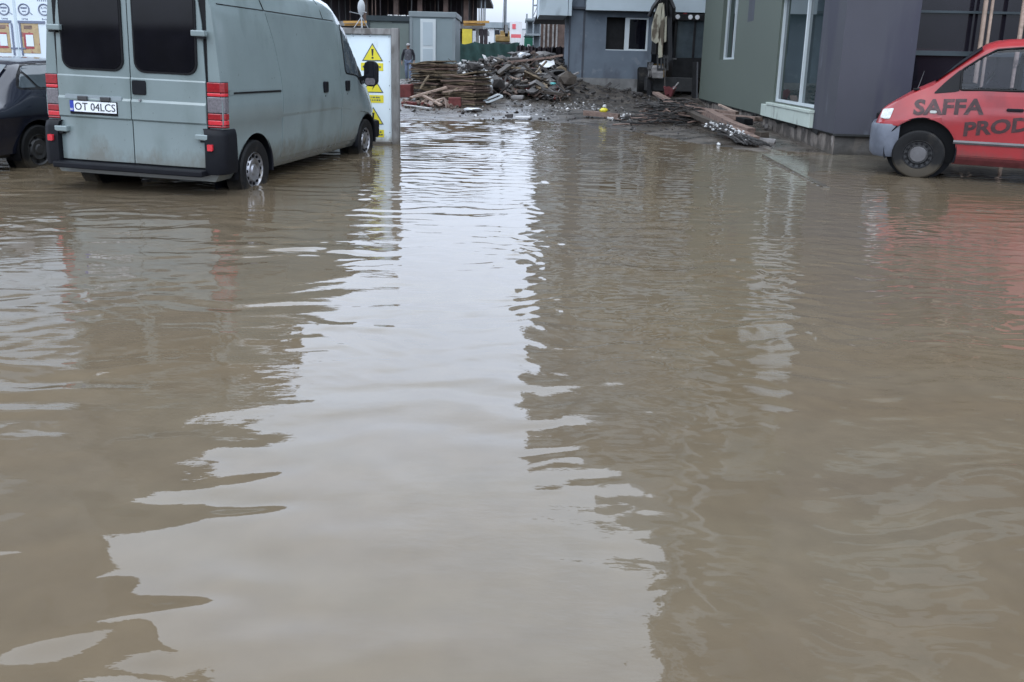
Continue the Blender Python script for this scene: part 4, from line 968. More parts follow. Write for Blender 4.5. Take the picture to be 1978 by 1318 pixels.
# ------------------------------------------------------------------ site cabins, dish
def cabins():
    Y = 34.
    a, b = at(792, 22, Y), at(879, 27, Y); zg = .3
    t = thing('site_cabin', 'grey portable site cabin with a closed white door behind the board stacks', 'cabin', (a.x, Y, zg))
    w_, h, dp = b.x - a.x, a.z - zg, 3.2
    bd = MB(); bd.box((0, 0, 0), (w_, dp, h - .02)); bd.build('wall', 'cabin_grey', t)
    for x in (-.02, w_ - .10):
        tr = MB(); tr.box((x, -.03, 0), (x + .12 if x > 0 else .10, .08, h - .23)); tr.build('corner_post', 'cabin_trim', t)
    r_ = MB(); r_.box((-.05, -.06, h - .22), (w_ + .06, dp + .06, h)); r_.build('roof_edge', 'cabin_trim', t, bevel=.02)
    x0, x1 = at(812, 40, Y).x - a.x, at(842, 40, Y).x - a.x; zt = at(827, 37, Y).z - zg
    d = MB(); d.box((x0, -.05, .08), (x1, -.005, zt)); do = d.build('door', 'pvc_white', t, bevel=.01)
    for z0, z1 in ((zt - 1.08, zt - .13), (.2, zt - 1.2)):
        d = MB(); d.box((x0 + .11, -.062, z0), (x1 - .13, -.052, z1)); d.build('door_panel', 'white_render', do, bevel=.006)
    d = MB(); d.box((x1 - .09, -.09, 1.0), (x1 - .05, -.055, 1.14)); d.build('handle', 'hub_grey', do)
    Y2 = 36.
    a, b = at(712, 30, Y2), at(794, 32, Y2)
    t = thing('site_cabin', 'greenish site cabin with a dark roof edge beside the grey cabin', 'cabin', (a.x, Y2, zg))
    w_, h = b.x - a.x + .6, a.z - zg
    bd = MB(); bd.box((0, 0, 0), (w_, 3, h - .05)); bd.build('wall', 'cabin_green', t)
    r_ = MB(); r_.box((-.08, -.1, h - .22), (w_, 3.1, h)); r_.box((-.08, -.05, 0), (.05, -.01, h - .2)); r_.build('roof_edge', 'cabin_dark', t)
    x0, x1 = at(759, 50, Y2).x - a.x, at(790, 50, Y2).x - a.x; zt = at(770, 45, Y2).z - zg
    d = MB(); d.box((x0, -.03, .08), (x1, -.005, zt)); do = d.build('door', 'cabin_green', t)
    d = MB(); d.box((x0 - .03, -.04, zt), (x1 + .05, -.005, zt + .04)); d.box((x1, -.04, .1), (x1 + .05, -.005, zt)); d.build('door_gap', 'cabin_dark', do)
    s_ = MB()
    for k in range(10): s_.blob((.9 + k*.12 + random.uniform(-.04, .04), -.05, h + .02), .05, (1.4, 1, .6), seed=k, sub=1)
    tag(s_.build('roof_litter', 'rubble_white', None), kind='stuff').location = (a.x, Y2, zg)
    # dish on a tripod mast
    Yd = 33.; c = at(698, 15, Yd); f0 = at(697, 55, Yd)
    t = thing('satellite_dish', 'pale grey satellite dish on a thin tripod mast above the warning board', 'satellite dish', (c.x, Yd, .3))
    h = c.z - .3
    d = MB(); rows = []
    for k in range(7):
        r = .31 * k / 6 + .001; rows.append([(r*.55*math.cos(q*.314), -.10 + .55*r*r*1.6 - .35*r*math.cos(q*.314), h + r*1.02*math.sin(q*.314)) for q in range(20)])
    d.grid(rows, close=True); d.build('reflector', 'dish_grey', t, smooth=True, fix=False)
    d = MB(); d.tube([(0, 0, 0), (0, 0, h)], .03, 8); d.build('mast', 'dish_grey', t)
    for x, y in ((-.42, -.2), (.1, -.35), (.35, .3)):
        d = MB(); d.tube([(x, y, 0), (x*.9, y*.9, h - .95), (0, 0, h - .35)], .018, 6); d.build('strut', 'dish_grey', t)
    d = MB(); d.tube([(0, -.1, h - .27), (-.36, -.42, h - .20)], .016, 6); d.tube([(.05, -.1, h-.15), (.25, -.2, h-.2)], .014, 6); d.lathe([(-.05, .03), (.05, .03)], (-.36, -.42, h - .20), axis='y', n=8); d.build('feed_arm', 'dish_grey', t)
cabins()

# ------------------------------------------------------------------ half-built frame behind
def scaffold_building():
    Y = 54.
    t = thing('unfinished_building', 'half-built concrete frame crowded with dark props and formwork behind the cabins', 'building under construction', (0, Y, 0))
    P = lambda px, py: at(px, py, Y)
    x0, x1 = P(560, 20).x, P(938, 20).x; zt, zm, zg = P(800, -22).z, P(800, 42).z, .3
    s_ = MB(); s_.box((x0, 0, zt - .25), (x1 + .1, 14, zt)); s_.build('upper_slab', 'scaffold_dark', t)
    s_ = MB(); s_.box((x0, .6, zm - .35), (x1 - .2, 14, zm - .05)); s_.build('lower_slab', 'concrete', t)
    for px in (700, 760, 807, 858, 898):
        c = MB(); c.box((P(px-4, 0).x, .9, zg), (P(px+5, 0).x, 1.3, zt - .25)); c.build('column', 'scaffold_brown', t)
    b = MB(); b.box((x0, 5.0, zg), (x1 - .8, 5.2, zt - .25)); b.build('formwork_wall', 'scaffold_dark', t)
    rg = random.Random(3)
    for k in range(44):
        x = x0 + (x1 - x0 - .3) * k / 43 + rg.uniform(-.06, .06); y = rg.uniform(.2, 3.4)
        p = MB(); p.tube([(x, y, zm), (x + rg.uniform(-.06, .06), y, zt - .25)], .035, 6); p.build('prop', rg.choice(['scaffold_dark', 'scaffold_brown', 'digger_grey']), t)
    for k in range(9):
        z = zt - .28 - .1*(k % 3); y = -.5 + .1 * k
        e = MB(); e.bar((x1 - 1.6, y, z), (P(948 + rg.uniform(-8, 14), 0).x, y, z - rg.uniform(0, .12)), .12, .06); e.build('formwork_board', 'scaffold_dark', t)
    for pa, pb in ((664, 714), (896, 946)):
        for k, dz in enumerate((0, .16)):
            e = MB(); e.bar((P(pa, 0).x, -.2 + .3*k, P(pa, 43).z - dz), (P(pb - 8*k, 0).x, -.2 + .3*k, P(pb, 43).z - dz), .16, .14); e.build('formwork_beam', 'beam_yellow', t)
    for px in (930, 937):
        p = MB(); p.tube([(P(px, 0).x, .1, zm), (P(px, 0).x, .1, zt)], .05, 6); p.build('scaffold_pole', 'mast_grey', t)
    for px in (915, 922, 931, 939):
        c = MB(); c.box((P(px, 0).x - .12, .3, zg), (P(px, 0).x + .12, .6, zm - .35)); c.build('column', 'concrete' if px == 922 else 'scaffold_dark', t)
    # yellow sheet leaning on the ground floor
    t2 = thing('yellow_sheet', 'yellow panel standing under the half-built frame', 'panel', (0, 53.4, 0))
    a, b = P(894, 56), P(917, 80)
    m_ = MB(); m_.box((a.x, 0, .3), (b.x - .15, .08, P(900, 57).z)); m_.box((b.x - .12, .02, .3), (b.x + .1, .08, P(900, 57).z - .1), 1); m_.build('panel', ['yellow_far', 'dish_grey'], t2)
scaffold_building()

def far_site():
    P = at
    # mesh fence across the site
    Y = 43.
    t = thing('mesh_fence', 'dark green netting fence across the site behind the rubble', 'fence', (0, Y, 0))
    x0, x1 = P(888, 90, Y).x, P(1002, 90, Y).x
    rows = []
    for j in range(7):
        rows.append([(x0 + (x1-x0)*i/40, .08*math.sin(i*.9 + j), .2 + (P(900 + i*2.5, 84 + 2*math.sin(i*.45), Y).z - .2) * j/6) for i in range(41)])
    m_ = MB(); m_.grid(rows); m_.build('netting', 'mesh_green', t, smooth=True, fix=False)
    for k in range(5):
        x = x0 + (x1-x0)*k/4; p = MB(); p.tube([(x, .15, .2), (x, .15, P(900, 80, Y).z)], .05, 6); p.build('post', 'cabin_dark', t)
    # yellow tracked digger far off
    Y = 49.
    t = thing('tracked_excavator', 'small far-off yellow excavator standing behind the netting fence', 'excavator', (P(966, 80, Y).x, Y, .3))
    X = lambda px: P(px, 80, Y).x - P(966, 80, Y).x
    Z = lambda py: P(966, py, Y).z - .3
    m_ = MB(); m_.box((X(957), -.6, Z(81)), (X(985), 1.2, Z(68))); m_.box((X(966), -.5, Z(69)), (X(984), .9, Z(60))); m_.build('house', 'digger_yellow', t, bevel=.06)
    m_ = MB(); m_.box((X(956), -.5, Z(70)), (X(965), .4, Z(58))); m_.build('cab', 'dark_glass', t, bevel=.04)
    m_ = MB(); m_.box((X(955), -1, 0), (X(988), -.4, Z(82))); m_.build('track', 'digger_dark', t, bevel=.15)
    m_ = MB(); m_.box((X(955), .8, 0), (X(988), 1.4, Z(82))); m_.build('track', 'digger_dark', t, bevel=.15)
    m_ = MB(); m_.bar((X(975), -.2, Z(62)), (X(978), -.9, Z(53)), .2, .25); m_.bar((X(978), -.9, Z(53)), (X(979), -2.2, Z(70)), .16, .2); m_.build('boom', 'digger_dark', t)
    # far pale hall with red signs
    Y = 92.
    t = thing('far_hall', 'far pale hall with a red square on its gable', 'building', (0, Y, 0))
    m_ = MB(); m_.box((P(984, 80, Y).x, 0, 0), (P(1008, 80, Y).x, 14, P(990, 42, Y).z)); m_.build('gable', 'far_white', t)
    m_ = MB(); m_.box((P(1008, 80, Y).x, .3, 0), (P(1024, 80, Y).x, 14, P(990, 58, Y).z)); m_.build('side_wing', 'far_white', t)
    m_ = MB(); m_.box((P(989, 80, Y).x, -.06, P(990, 56, Y).z), (P(995.5, 80, Y).x, 0, P(990, 46.5, Y).z)); m_.build('red_panel', 'far_red', t)
    m_ = MB(); m_.box((P(987, 80, Y).x, -1.2, P(990, 74, Y).z), (P(1006, 80, Y).x, -.9, P(990, 67, Y).z)); m_.build('red_awning', 'far_red', t)
    m_ = MB()
    for px in (990, 996, 1001): m_.box((P(px, 80, Y).x, -1.2, 0), (P(px, 80, Y).x + .12, -1.05, P(990, 74, Y).z))
    m_.build('awning_legs', 'far_white', t)
    Y = 110.
    t = thing('far_flat_roof', 'long far grey building low against the sky', 'building', (0, Y, 0))
    m_ = MB(); m_.box((P(900, 80, Y).x, 0, P(950, 54, Y).z), (P(986, 80, Y).x, 12, P(950, 43, Y).z)); m_.build('roof_band', 'far_grey', t)
    m_ = MB(); m_.box((P(900, 80, Y).x, .3, 0), (P(954, 80, Y).x, 12, P(950, 54, Y).z)); m_.build('wall', 'far_white', t)
    m_ = MB(); m_.box((P(954, 80, Y).x, .3, 0), (P(1040, 80, Y).x, 12, P(950, 54, Y).z)); m_.build('wall', 'far_grey', t)
    # poles
    Y = 60.
    a = P(975.5, 47, Y); t = thing('tall_pole', 'tall grey mast standing clear against the sky', 'mast', (a.x, Y, .3))
    m_ = MB(); m_.tube([(0, 0, 0), (0, 0, 6.6)], [.13, .10], 10); m_.build('shaft', 'mast_grey', t, smooth=True)
    m_ = MB(); m_.tube([(-.28, 0, 0), (-.10, 0, 6.4)], .018, 5); m_.build('cable', 'mast_grey', t)
    Y = 70.
    a, b = P(1028.5, 60, Y), P(1037, 60, Y)
    t = thing('lattice_mast', 'bluish lattice crane mast rising beside the white balcony', 'crane mast', (a.x, Y, .3))
    w_ = b.x - a.x
    for x, y in ((0, 0), (w_, 0), (0, w_), (w_, w_)):
        m_ = MB(); m_.bar((x, y, 0), (x, y, 8), .12, .12); m_.build('leg', 'mast_grey', t)
    m_ = MB()
    for k in range(8):
        z = k * 1.0
        for y in (0, w_): m_.bar((0, y, z), (w_, y, z + (.95 if k % 2 else .05)), .06); m_.bar((0, y, z + .98), (w_, y, z + .98), .07)
    m_.build('bracing', 'mast_grey', t)
    # grey frame under the mast
    Y = 66.
    t = thing('unfinished_building', 'small far grey concrete frame with open bays beside the green skip', 'building under construction', (0, Y, 0))
    X = lambda px: P(px, 80, Y).x
    Z = lambda py: P(1025, py, Y).z
    for px in (1015, 1028, 1042):
        m_ = MB(); m_.box((X(px), 0, 0), (X(px+3), .4, Z(27 if px == 1015 else 37))); m_.build('column', 'far_grey', t)
    for py in (37, 66): m_ = MB(); m_.box((X(1014), -.1, Z(py + 3)), (X(1046), 4, Z(py - 1))); m_.build('slab', 'far_grey', t)
    m_ = MB(); m_.box((X(1014), .6, 0), (X(1046), .8, Z(66))); m_.build('wall', 'far_grey', t)
    m_ = MB(); m_.box((X(1018), 3.2, Z(66)), (X(1046), 3.4, Z(37))); m_.build('back_wall', 'mast_grey', t)
    # dark timber wall with pale posts under the balcony
    Y = 58.
    t = thing('timber_hoarding', 'dark reddish timber hoarding with pale posts seen under the white balcony', 'fence', (0, Y, 0))
    X = lambda px: P(px, 80, Y).x
    m_ = MB(); m_.box((X(1044), 0, .2), (X(1092), .2, P(1060, 38, Y).z)); m_.build('boards', 'scaffold_brown', t)
    for px in (1049, 1057, 1066, 1073):
        m_ = MB(); m_.box((X(px), -.15, .2), (X(px) + .12, 0, P(1060, 40, Y).z)); m_.build('post', 'rubble_grey', t)
    # green skip
    Y = 44.
    a, b = P(1013, 72, Y), P(1029, 88, Y)
    t = thing('green_skip', 'small green site tank with a pale mark, far off beyond the rubble', 'tank', (a.x, Y, .2))
    w_ = b.x - a.x; h = a.z - .2
    m_ = MB(); m_.box((0, 0, 0), (w_, .8, h)); m_.build('tank', 'skip_green', t, bevel=.06)
    m_ = MB(); m_.box((-.03, -.03, h), (w_ + .03, .83, h + .07)); m_.build('lid', 'mesh_green', t, bevel=.02)
    m_ = MB(); m_.box((w_*.35, -.012, h*.80), (w_*.7, -.002, h*.86)); m_.build('mark', 'far_white', t)
    # dark earth bank behind the rubble
    t = MB(); Y = 41.
    top = [(P(998 + i*1.6, 90, Y).x, Y + .3*mn.noise(Vector((i*.5, 1, 1))), P(1030, 90, Y).z + .12*mn.noise(Vector((i*.33, 2, 2.2))) + .10*mn.noise(Vector((i*1.1, 3, 5.2)))) for i in range(60)]
    rows = [[(x, y - .25, .1) for x, y, z in top], top, [(x, y + 2.5, z - .1) for x, y, z in top], [(x, y + 3.2, .1) for x, y, z in top]]
    t.grid(rows); struct(t.build('earth_bank', 'scaffold_dark', fix=False))
far_site()

# ------------------------------------------------------------------ person walking past the board stacks
def skin_mesh(name, verts, edges, radii, m_, parent, sub=2, root=0):
    me = bpy.data.meshes.new(name); me.from_pydata([tuple(v) for v in verts], edges, []); me.materials.append(M[m_])
    o = bpy.data.objects.new(name, me); COL.objects.link(o)
    md = o.modifiers.new('skin', 'SKIN'); md.use_smooth_shade = True
    for i, r in enumerate(radii):
        sv_ = me.skin_vertices[0].data[i]; sv_.radius = r if isinstance(r, tuple) else (r, r); sv_.use_root = (i == root)
    ss = o.modifiers.new('sub', 'SUBSURF'); ss.levels = ss.render_levels = sub
    dg = bpy.context.evaluated_depsgraph_get(); dg.update()
    m2 = bpy.data.meshes.new_from_object(o.evaluated_get(dg)); o.modifiers.clear(); o.data = m2; m2.name = name
    bpy.data.meshes.remove(me)
    m2.polygons.foreach_set('use_smooth', [True] * len(m2.polygons))
    o.parent = parent
    return o

def person():
    Y = 30.; f = at(789, 165, Y); zg = gz(f.x, Y)
    t = thing('person', 'walking man in a pale cap, dark padded jacket and light blue jeans', 'person', (f.x, Y, zg), 0)
    k = (at(789, 83, Y).z - zg) / 1.76
    t.scale = (k, k, k)
    # faces -y (towards the viewer); mid stride, left leg forward
    V_ = dict(pel=(0, 0, .95), spine=(0, -.01, 1.12), chest=(0, -.02, 1.30), neck=(0, -.02, 1.46), nk2=(0, -.03, 1.52), head=(0, -.045, 1.60), crown=(0, -.04, 1.70),
              shL=(.19, -.02, 1.41), elL=(.27, .02, 1.14), wrL=(.28, -.10, .90), shR=(-.19, -.02, 1.41), elR=(-.28, .06, 1.14), wrR=(-.31, .02, .89),
              hiL=(.10, 0, .90), knL=(.11, -.16, .50), anL=(.10, -.16, .09), toL=(.11, -.31, .04), hiR=(-.10, 0, .90), knR=(-.10, -.02, .48), anR=(-.10, .16, .10), toR=(-.11, .04, .04))
    n = list(V_); ix = {a: i for i, a in enumerate(n)}
    E_ = [('pel', 'spine'), ('spine', 'chest'), ('chest', 'neck'), ('neck', 'nk2'), ('nk2', 'head'), ('head', 'crown'), ('chest', 'shL'), ('shL', 'elL'), ('elL', 'wrL'), ('chest', 'shR'), ('shR', 'elR'), ('elR', 'wrR'),
          ('pel', 'hiL'), ('hiL', 'knL'), ('knL', 'anL'), ('anL', 'toL'), ('pel', 'hiR'), ('hiR', 'knR'), ('knR', 'anR'), ('anR', 'toR')]
    rad = dict(pel=(.14, .11), spine=(.13, .10), chest=(.16, .11), neck=.06, nk2=.058, head=(.078, .10), crown=(.06, .075), shL=.065, elL=.043, wrL=.030, shR=.065, elR=.043, wrR=.030, hiL=.085, knL=.058, anL=.042, toL=.036, hiR=.085, knR=.058, anR=.042, toR=.036)
    skin_mesh('body', [V_[a] for a in n], [(ix[a], ix[b]) for a, b in E_], [rad[a] for a in n], 'skin', t)
    # clothes follow the body
    def cloth(name, names, edges, grow_, m_, root=0):
        return skin_mesh(name, [V_[a] for a in names], [(names.index(a), names.index(b)) for a, b in edges], [tuple(x + grow_ for x in (rad[a] if isinstance(rad[a], tuple) else (rad[a],)*2)) for a in names], m_, t, root=root)
    V_['fL'] = (.275, -.085, .93); rad['fL'] = .036; V_['fR'] = (-.305, .022, .92); rad['fR'] = .036; V_['hem'] = (0, -.005, .90); rad['hem'] = (.15, .115)
    V_['col'] = (0, -.02, 1.44); rad['col'] = .065
    cloth('jacket', ['hem', 'spine', 'chest', 'col', 'shL', 'elL', 'fL', 'shR', 'elR', 'fR'], [('hem', 'spine'), ('spine', 'chest'), ('chest', 'col'), ('chest', 'shL'), ('shL', 'elL'), ('elL', 'fL'), ('chest', 'shR'), ('shR', 'elR'), ('elR', 'fR')], .020, 'vest_dark')
    V_['b1'] = (0, -.02, 1.00); rad['b1'] = (.145, .115); V_['b2'] = (0, -.03, 1.40); rad['b2'] = (.155, .10); V_['b3'] = (0, -.03, 1.20); rad['b3'] = (.15, .118)
    wv = MB(); wv.grid([[(rx*math.cos(q*.314), -.02 + ry*math.sin(q*.314), z) for q in range(20)] for z, rx, ry in ((.97, .10, .08), (.975, .185, .150), (1.08, .178, .142), (1.22, .190, .148), (1.35, .200, .142), (1.42, .165, .125), (1.47, .09, .085))], close=True); wv.build('body_warmer', 'vest_grey', t, smooth=True)
    cloth('jeans', ['pel', 'hiL', 'knL', 'anL', 'hiR', 'knR', 'anR'], [('pel', 'hiL'), ('hiL', 'knL'), ('knL', 'anL'), ('pel', 'hiR'), ('hiR', 'knR'), ('knR', 'anR')], .016, 'jeans')
    for s in 'LR':
        a, b = Vector(V_['an'+s]), Vector(V_['to'+s])
        skin_mesh('shoe', [a + Vector((0, .03, -.03)), a + Vector((0, -.03, -.03)), b], [(0, 1), (1, 2)], [.05, .055, .045], 'boot', t)
        w_ = Vector(V_['wr'+s]); sx = 1 if s == 'L' else -1
        vs = [w_, w_ + Vector((0, -.01, -.05)), w_ + Vector((0, -.015, -.09))]; es = [(0, 1), (1, 2)]; rs = [.026, (.020, .036), (.018, .036)]
        for q in range(4):
            b0 = len(vs); y = -.045 + q*.020; L = (.065, .075, .072, .055)[q]
            vs += [w_ + Vector((0, y, -.105)), w_ + Vector((-.008*sx, y - .004, -.105 - L*.55)), w_ + Vector((-.022*sx, y - .004, -.105 - L))]
            es += [(2, b0), (b0, b0+1), (b0+1, b0+2)]; rs += [.0095, .0088, .0075]
        b0 = len(vs); vs += [w_ + Vector((-.012*sx, -.055, -.06)), w_ + Vector((-.02*sx, -.075, -.10))]; es += [(1, b0), (b0, b0+1)]; rs += [.0105, .009]
        skin_mesh('hand', vs, es, rs, 'skin', t)
    c = MB(); c.lathe([(.03, .090), (.06, .092), (.09, .078), (.11, .045), (.118, .001)], (0, -.042, 1.62), axis='z', n=20); c.lathe([(.028, .092), (.034, .092)], (0, -.042, 1.62), axis='z', n=20)
    c.prism([(-.075, -.10, 1.652), (.075, -.10, 1.652), (.05, -.175, 1.640), (-.05, -.175, 1.640)], (0, 0, .008)); c.build('cap', 'cap_grey', t, smooth=True)
    h = MB(); h.lathe([(-.02, .072), (.02, .085), (.035, .088)], (0, -.025, 1.60), axis='z', n=18); h.build('hair', 'hair', t, smooth=True)
    fc = MB(); fc.blob((0, -.150, 1.585), .016, (.8, 1, 1.5), sub=1, jit=0); fc.blob((.086, -.04, 1.59), .022, (.4, .8, 1.2), sub=1, jit=0); fc.blob((-.086, -.04, 1.59), .022, (.4, .8, 1.2), sub=1, jit=0); fc.build('nose_and_ears', 'skin', t, smooth=True)
    fc = MB()
    for x in (-.032, .032): fc.blob((x, -.134, 1.615), .011, (1.3, .6, .8), sub=1, jit=0)
    fc.blob((0, -.138, 1.545), .012, (2.0, .6, .4), sub=1, jit=0); fc.build('eyes_and_mouth', 'hair', t)
    l = MB(); l.box((-.03, -.182, 1.19), (.02, -.166, 1.215)); l.build('chest_logo', 'cap_grey', t)
person()

# ------------------------------------------------------------------ digger squeezed between the two buildings
def digger():
    Y = 28.8
    t = thing('backhoe_digger', 'muddy backhoe digger with folded cream boom parked between the grey and green buildings', 'digger', (5.6, 29.6, .2))
    L = Vector((5.6, 29.6, .2))
    P = lambda px, py, y=Y: at(px, py, y) - L
    # cab with dark glazing
    c0, c1 = P(1306, 28, 30.4), P(1376, 28, 30.4); zr = c0.z
    cab = MB(); y0, y1 = .8, 2.6
    zb = P(1320, 112, 30.4).z
    for x in (c0.x, c1.x - .09, (c0.x + c1.x)/2 + .02): cab.box((x, y0, zb), (x + .09, y0 + .1, zr - .2))
    for x in (c0.x, c1.x - .09): cab.box((x, y1 - .1, zb), (x + .09, y1, zr - .2))
    cab.box((c0.x - .06, y0 - .08, zr - .22), (c1.x + .06, y1 + .08, zr + .02)); cab.box((c0.x, y0, zb - .75), (c1.x, y1, zb))
    co = cab.build('cab', 'digger_dark', t, bevel=.015)
    gl = MB(); gl.box((c0.x + .09, y0 + .03, zb), ((c0.x + c1.x)/2 + .02, y0 + .05, zr - .22)); gl.box(((c0.x + c1.x)/2 + .11, y0 + .03, zb), (c1.x - .09, y0 + .05, zr - .22)); gl.build('window', 'digger_grey', co).data.materials[0] = M['car_glass']
    st = MB(); st.box((c0.x + .5, y0 + .5, zb), (c0.x + .95, y0 + .62, zb + .75)); st.box((c0.x+.5, y0+.6, zb), (c0.x+.95, y0+1.1, zb+.15)); st.build('seat', 'seal', co)
    for px in (1309, 1333.5, 1347):
        p = P(px, 27, 30.2); lp = MB(); lp.lathe([(0, .075), (-.05, .085), (-.055, .001)], (p.x, p.y, zr - .10), axis='y', n=14); lp.build('work_lamp', 'lamp_white', co)
    p = P(1329, 20, 30.2); b = MB(); b.lathe([(0, .085), (.16, .08), (.2, .001)], (p.x, y0 + .3, zr + .02), axis='z', n=14); b.build('beacon', 'beacon_red', co)
    # rear frame, tyres, engine hood
    f_ = MB(); f_.box((-.75, .2, .35), (.95, .85, .85)); f_.build('rear_frame', 'digger_grey', t, bevel=.02)
    f_ = MB(); f_.box((-.6, 2.4, .5), (.9, 4.6, 1.35)); f_.build('engine_hood', 'digger_yellow', t, bevel=.05)
    lb = MB(); lb.box((P(1305, 112).x, .60, P(1320, 113).z - .03), (P(1322, 112).x, .70, P(1320, 113).z + .01)); lb.build('step', 'concrete', t)
    for s in (-1, 1):
        w_ = MB(); x = .10 + s*.85
        w_.lathe([(-.19, .36), (-.2, .62), (-.16, .70), (.16, .70), (.2, .62), (.19, .36)], (x, 1.75, .60), n=32); w_.lathe([(-.12, .001), (-.12, .37), (.12, .37), (.12, .001)], (x, 1.75, .60), n=24, mi=1); w_.build('rear_wheel', ['black_rubber', 'digger_yellow'], t)
        w_ = MB(); w_.lathe([(-.14, .25), (-.15, .42), (.15, .42), (.14, .25)], (x, 4.2, .38), n=28); w_.lathe([(-.1, .001), (-.1, .26), (.1, .26), (.1, .001)], (x, 4.2, .38), n=20, mi=1); w_.build('front_wheel', ['black_rubber', 'digger_yellow'], t)
    # stabiliser legs
    for px in (1262, 1352):
        a, b = P(px, 150), P(px, 203); l = MB(); l.bar((a.x, .1, P(px, 120).z), (b.x, .05, -.05), .15, .16); l.box((b.x - .2, -.15, -.1), (b.x + .2, .25, -.02)); l.build('stabiliser', 'digger_dark', t, bevel=.01)
    # folded boom: two cream plates, dark inner arm, hydraulic rams
    top = P(1287, -30); el_ = P(1288, 5)
    m_ = MB(); m_.bar((P(1272, 105).x, -.15, P(1272, 105).z), (top.x - .05, -.35, top.z + .2), .20, .34); m_.bar((P(1297, 118).x, -.05, P(1297, 118).z), (top.x + .08, -.35, top.z + .2), .24, .3); m_.build('boom', 'digger_dark', t, bevel=.02)
    for pts, nm in (([(1276, 6), (1284, 4), (1279, 40), (1277, 80), (1270, 84), (1262, 78), (1262, 52), (1267, 30)], 'dipper_plate'), ([(1281, 14), (1286, 6), (1287, 30), (1285, 62), (1283, 110), (1275, 112), (1276, 70), (1279, 36)], 'dipper_plate'), ([(1287, 34), (1292, 30), (1291, 80), (1286, 82)], 'dipper_plate')):
        m_ = MB(); m_.prism([(P(a, b).x, -.48 if pts[0][0] < 1287 else -.40, P(a, b).z) for a, b in pts], (0, .10, 0)); m_.build(nm, 'digger_cream', t)
    m_ = MB(); m_.prism([(P(a, b).x, -.36, P(a, b).z) for a, b in ((1275, -4), (1303, -4), (1298, 12), (1292, 36), (1282, 38), (1280, 12))], (0, .3, 0)); m_.build('boom_knuckle', 'digger_grey', t, bevel=.02)
    for a, b in (((1279, -6), (1259, 30)), ((1298, -6), (1306, 30))):
        m_ = MB(); m_.tube([P(*a) + Vector((0, .45, 0)), P((a[0]+b[0])/2 + (4 if b[0] > a[0] else -4), 14) + Vector((0, .4, 0)), P(*b) + Vector((0, .5, 0))], .075, 8); m_.build('hydraulic_ram', 'hose', t, smooth=True)
    m_ = MB(); q = P(1285, 120)
    for px in (1274, 1281, 1287, 1293): m_.bar((P(px, 108).x, -.42, P(px, 106).z), (P(px, 134).x, -.42, P(px, 134).z), .05, .06)
    m_.bar((P(1273, 134).x, -.42, q.z - .26), (P(1295, 134).x, -.42, q.z - .26), .06, .07); m_.bar((P(1273, 112).x, -.42, P(1273, 110).z), (P(1295, 112).x, -.42, P(1273, 110).z), .06, .07); m_.build('slew_frame', 'digger_grey', t)
    m_ = MB(); m_.tube([P(1286, 132) + Vector((0, .1, 0)), P(1285, 175) + Vector((0, .1, 0))], .03, 6); m_.build('pin_rod', 'rebar', t)
    for k in range(3):
        m_ = MB(); m_.tube([P(1256 + k*3, 122) + Vector((0, .1, 0)), P(1250 + k*3, 134) + Vector((0, -.1, 0)), P(1252 + k*3, 150) + Vector((0, .0, 0)), P(1262 + k*2, 156) + Vector((0, .2, 0))], .025, 6); m_.build('hose', 'hose', t, smooth=True)
    # bucket curled below the boom
    rows = []
    for k in range(8):
        a = R(-20 + k*32); rr = .34
        rows.append([(P(1271, 150).x + u_, -.2 - math.cos(a)*rr*.8, P(1271, 145).z + math.sin(a)*rr) for u_ in (-.24, .24)])
    m_ = MB(); m_.grid(rows)
    for u_ in (-.24, .24): m_.add([(P(1271, 150).x + u_, -.2 - math.cos(R(-20+k*32))*.272, P(1271, 145).z + math.sin(R(-20+k*32))*.34) for k in range(8)], [tuple(range(8))])
    m_.build('bucket', 'digger_cream', t, smooth=False).data.materials[0] = M['rubble_grey']
digger()

# ------------------------------------------------------------------ boards, planks and debris
def on_ground(px, py, Y): p = at(px, py, Y); return p
def board_stack(prefix_label, top_label, px, Y, wx, wy, hd, n, z0, thk, group, seed):
    "each board of the stack an object of its own"
    rg = random.Random(seed); c = at(px, 150, Y)
    cop = None
    mats = []
    for k in range(n):
        z = z0 + k * thk
        mb = MB(); L, W_ = wx * rg.uniform(.90, 1.04), wy * rg.uniform(.93, 1.03)
        # slightly cupped board with a ragged end
        pts = []
        for i in range(6):
            x = -L/2 + L*i/5
            sag = .018 * math.cos(i*1.25 + k)
            pts.append(((x, -W_/2 + rg.uniform(-.02, .02), sag), (x, W_/2 + rg.uniform(-.02, .02), sag + rg.uniform(-.008, .008))))
        t_ = thk * rg.uniform(.72, .95)
        rows = [[(a[0], a[1], a[2]) for a, b in pts], [(b[0], b[1], b[2]) for a, b in pts], [(b[0], b[1], b[2] + t_) for a, b in pts], [(a[0], a[1], a[2] + t_) for a, b in pts]]
        mb.grid(rows + [rows[0]]); m_ = len(mb.v)
        mb.add([rows[0][0], rows[1][0], rows[2][0], rows[3][0]], [(0, 1, 2, 3)]); mb.add([rows[0][-1], rows[1][-1], rows[2][-1], rows[3][-1]], [(0, 1, 2, 3)])
        o = mb.build('formwork_board', rg.choice(['wood_old', 'wood_old', 'wood_old', 'wood_dark', 'wood_brown']))
        top = k == n - 1
        o.location = (c.x + rg.uniform(-.035, .035), Y + rg.uniform(-.04, .04), z); o.rotation_euler = (R(rg.uniform(-1.2, 1.2)), R(-7 if top else rg.uniform(-1.2, 1.2)), -R(hd + rg.uniform(-3.5, 3.5)))
        tag(o, top_label if top else prefix_label, 'board', group)
board_stack('weathered formwork board lying in the taller stack beside the walking man', 'warped board with a lifted edge topping the taller stack beside the man', 839, 26.3, 1.15, 1.05, 38, 23, .24, .0515, 'formwork boards in the taller stack', 5)
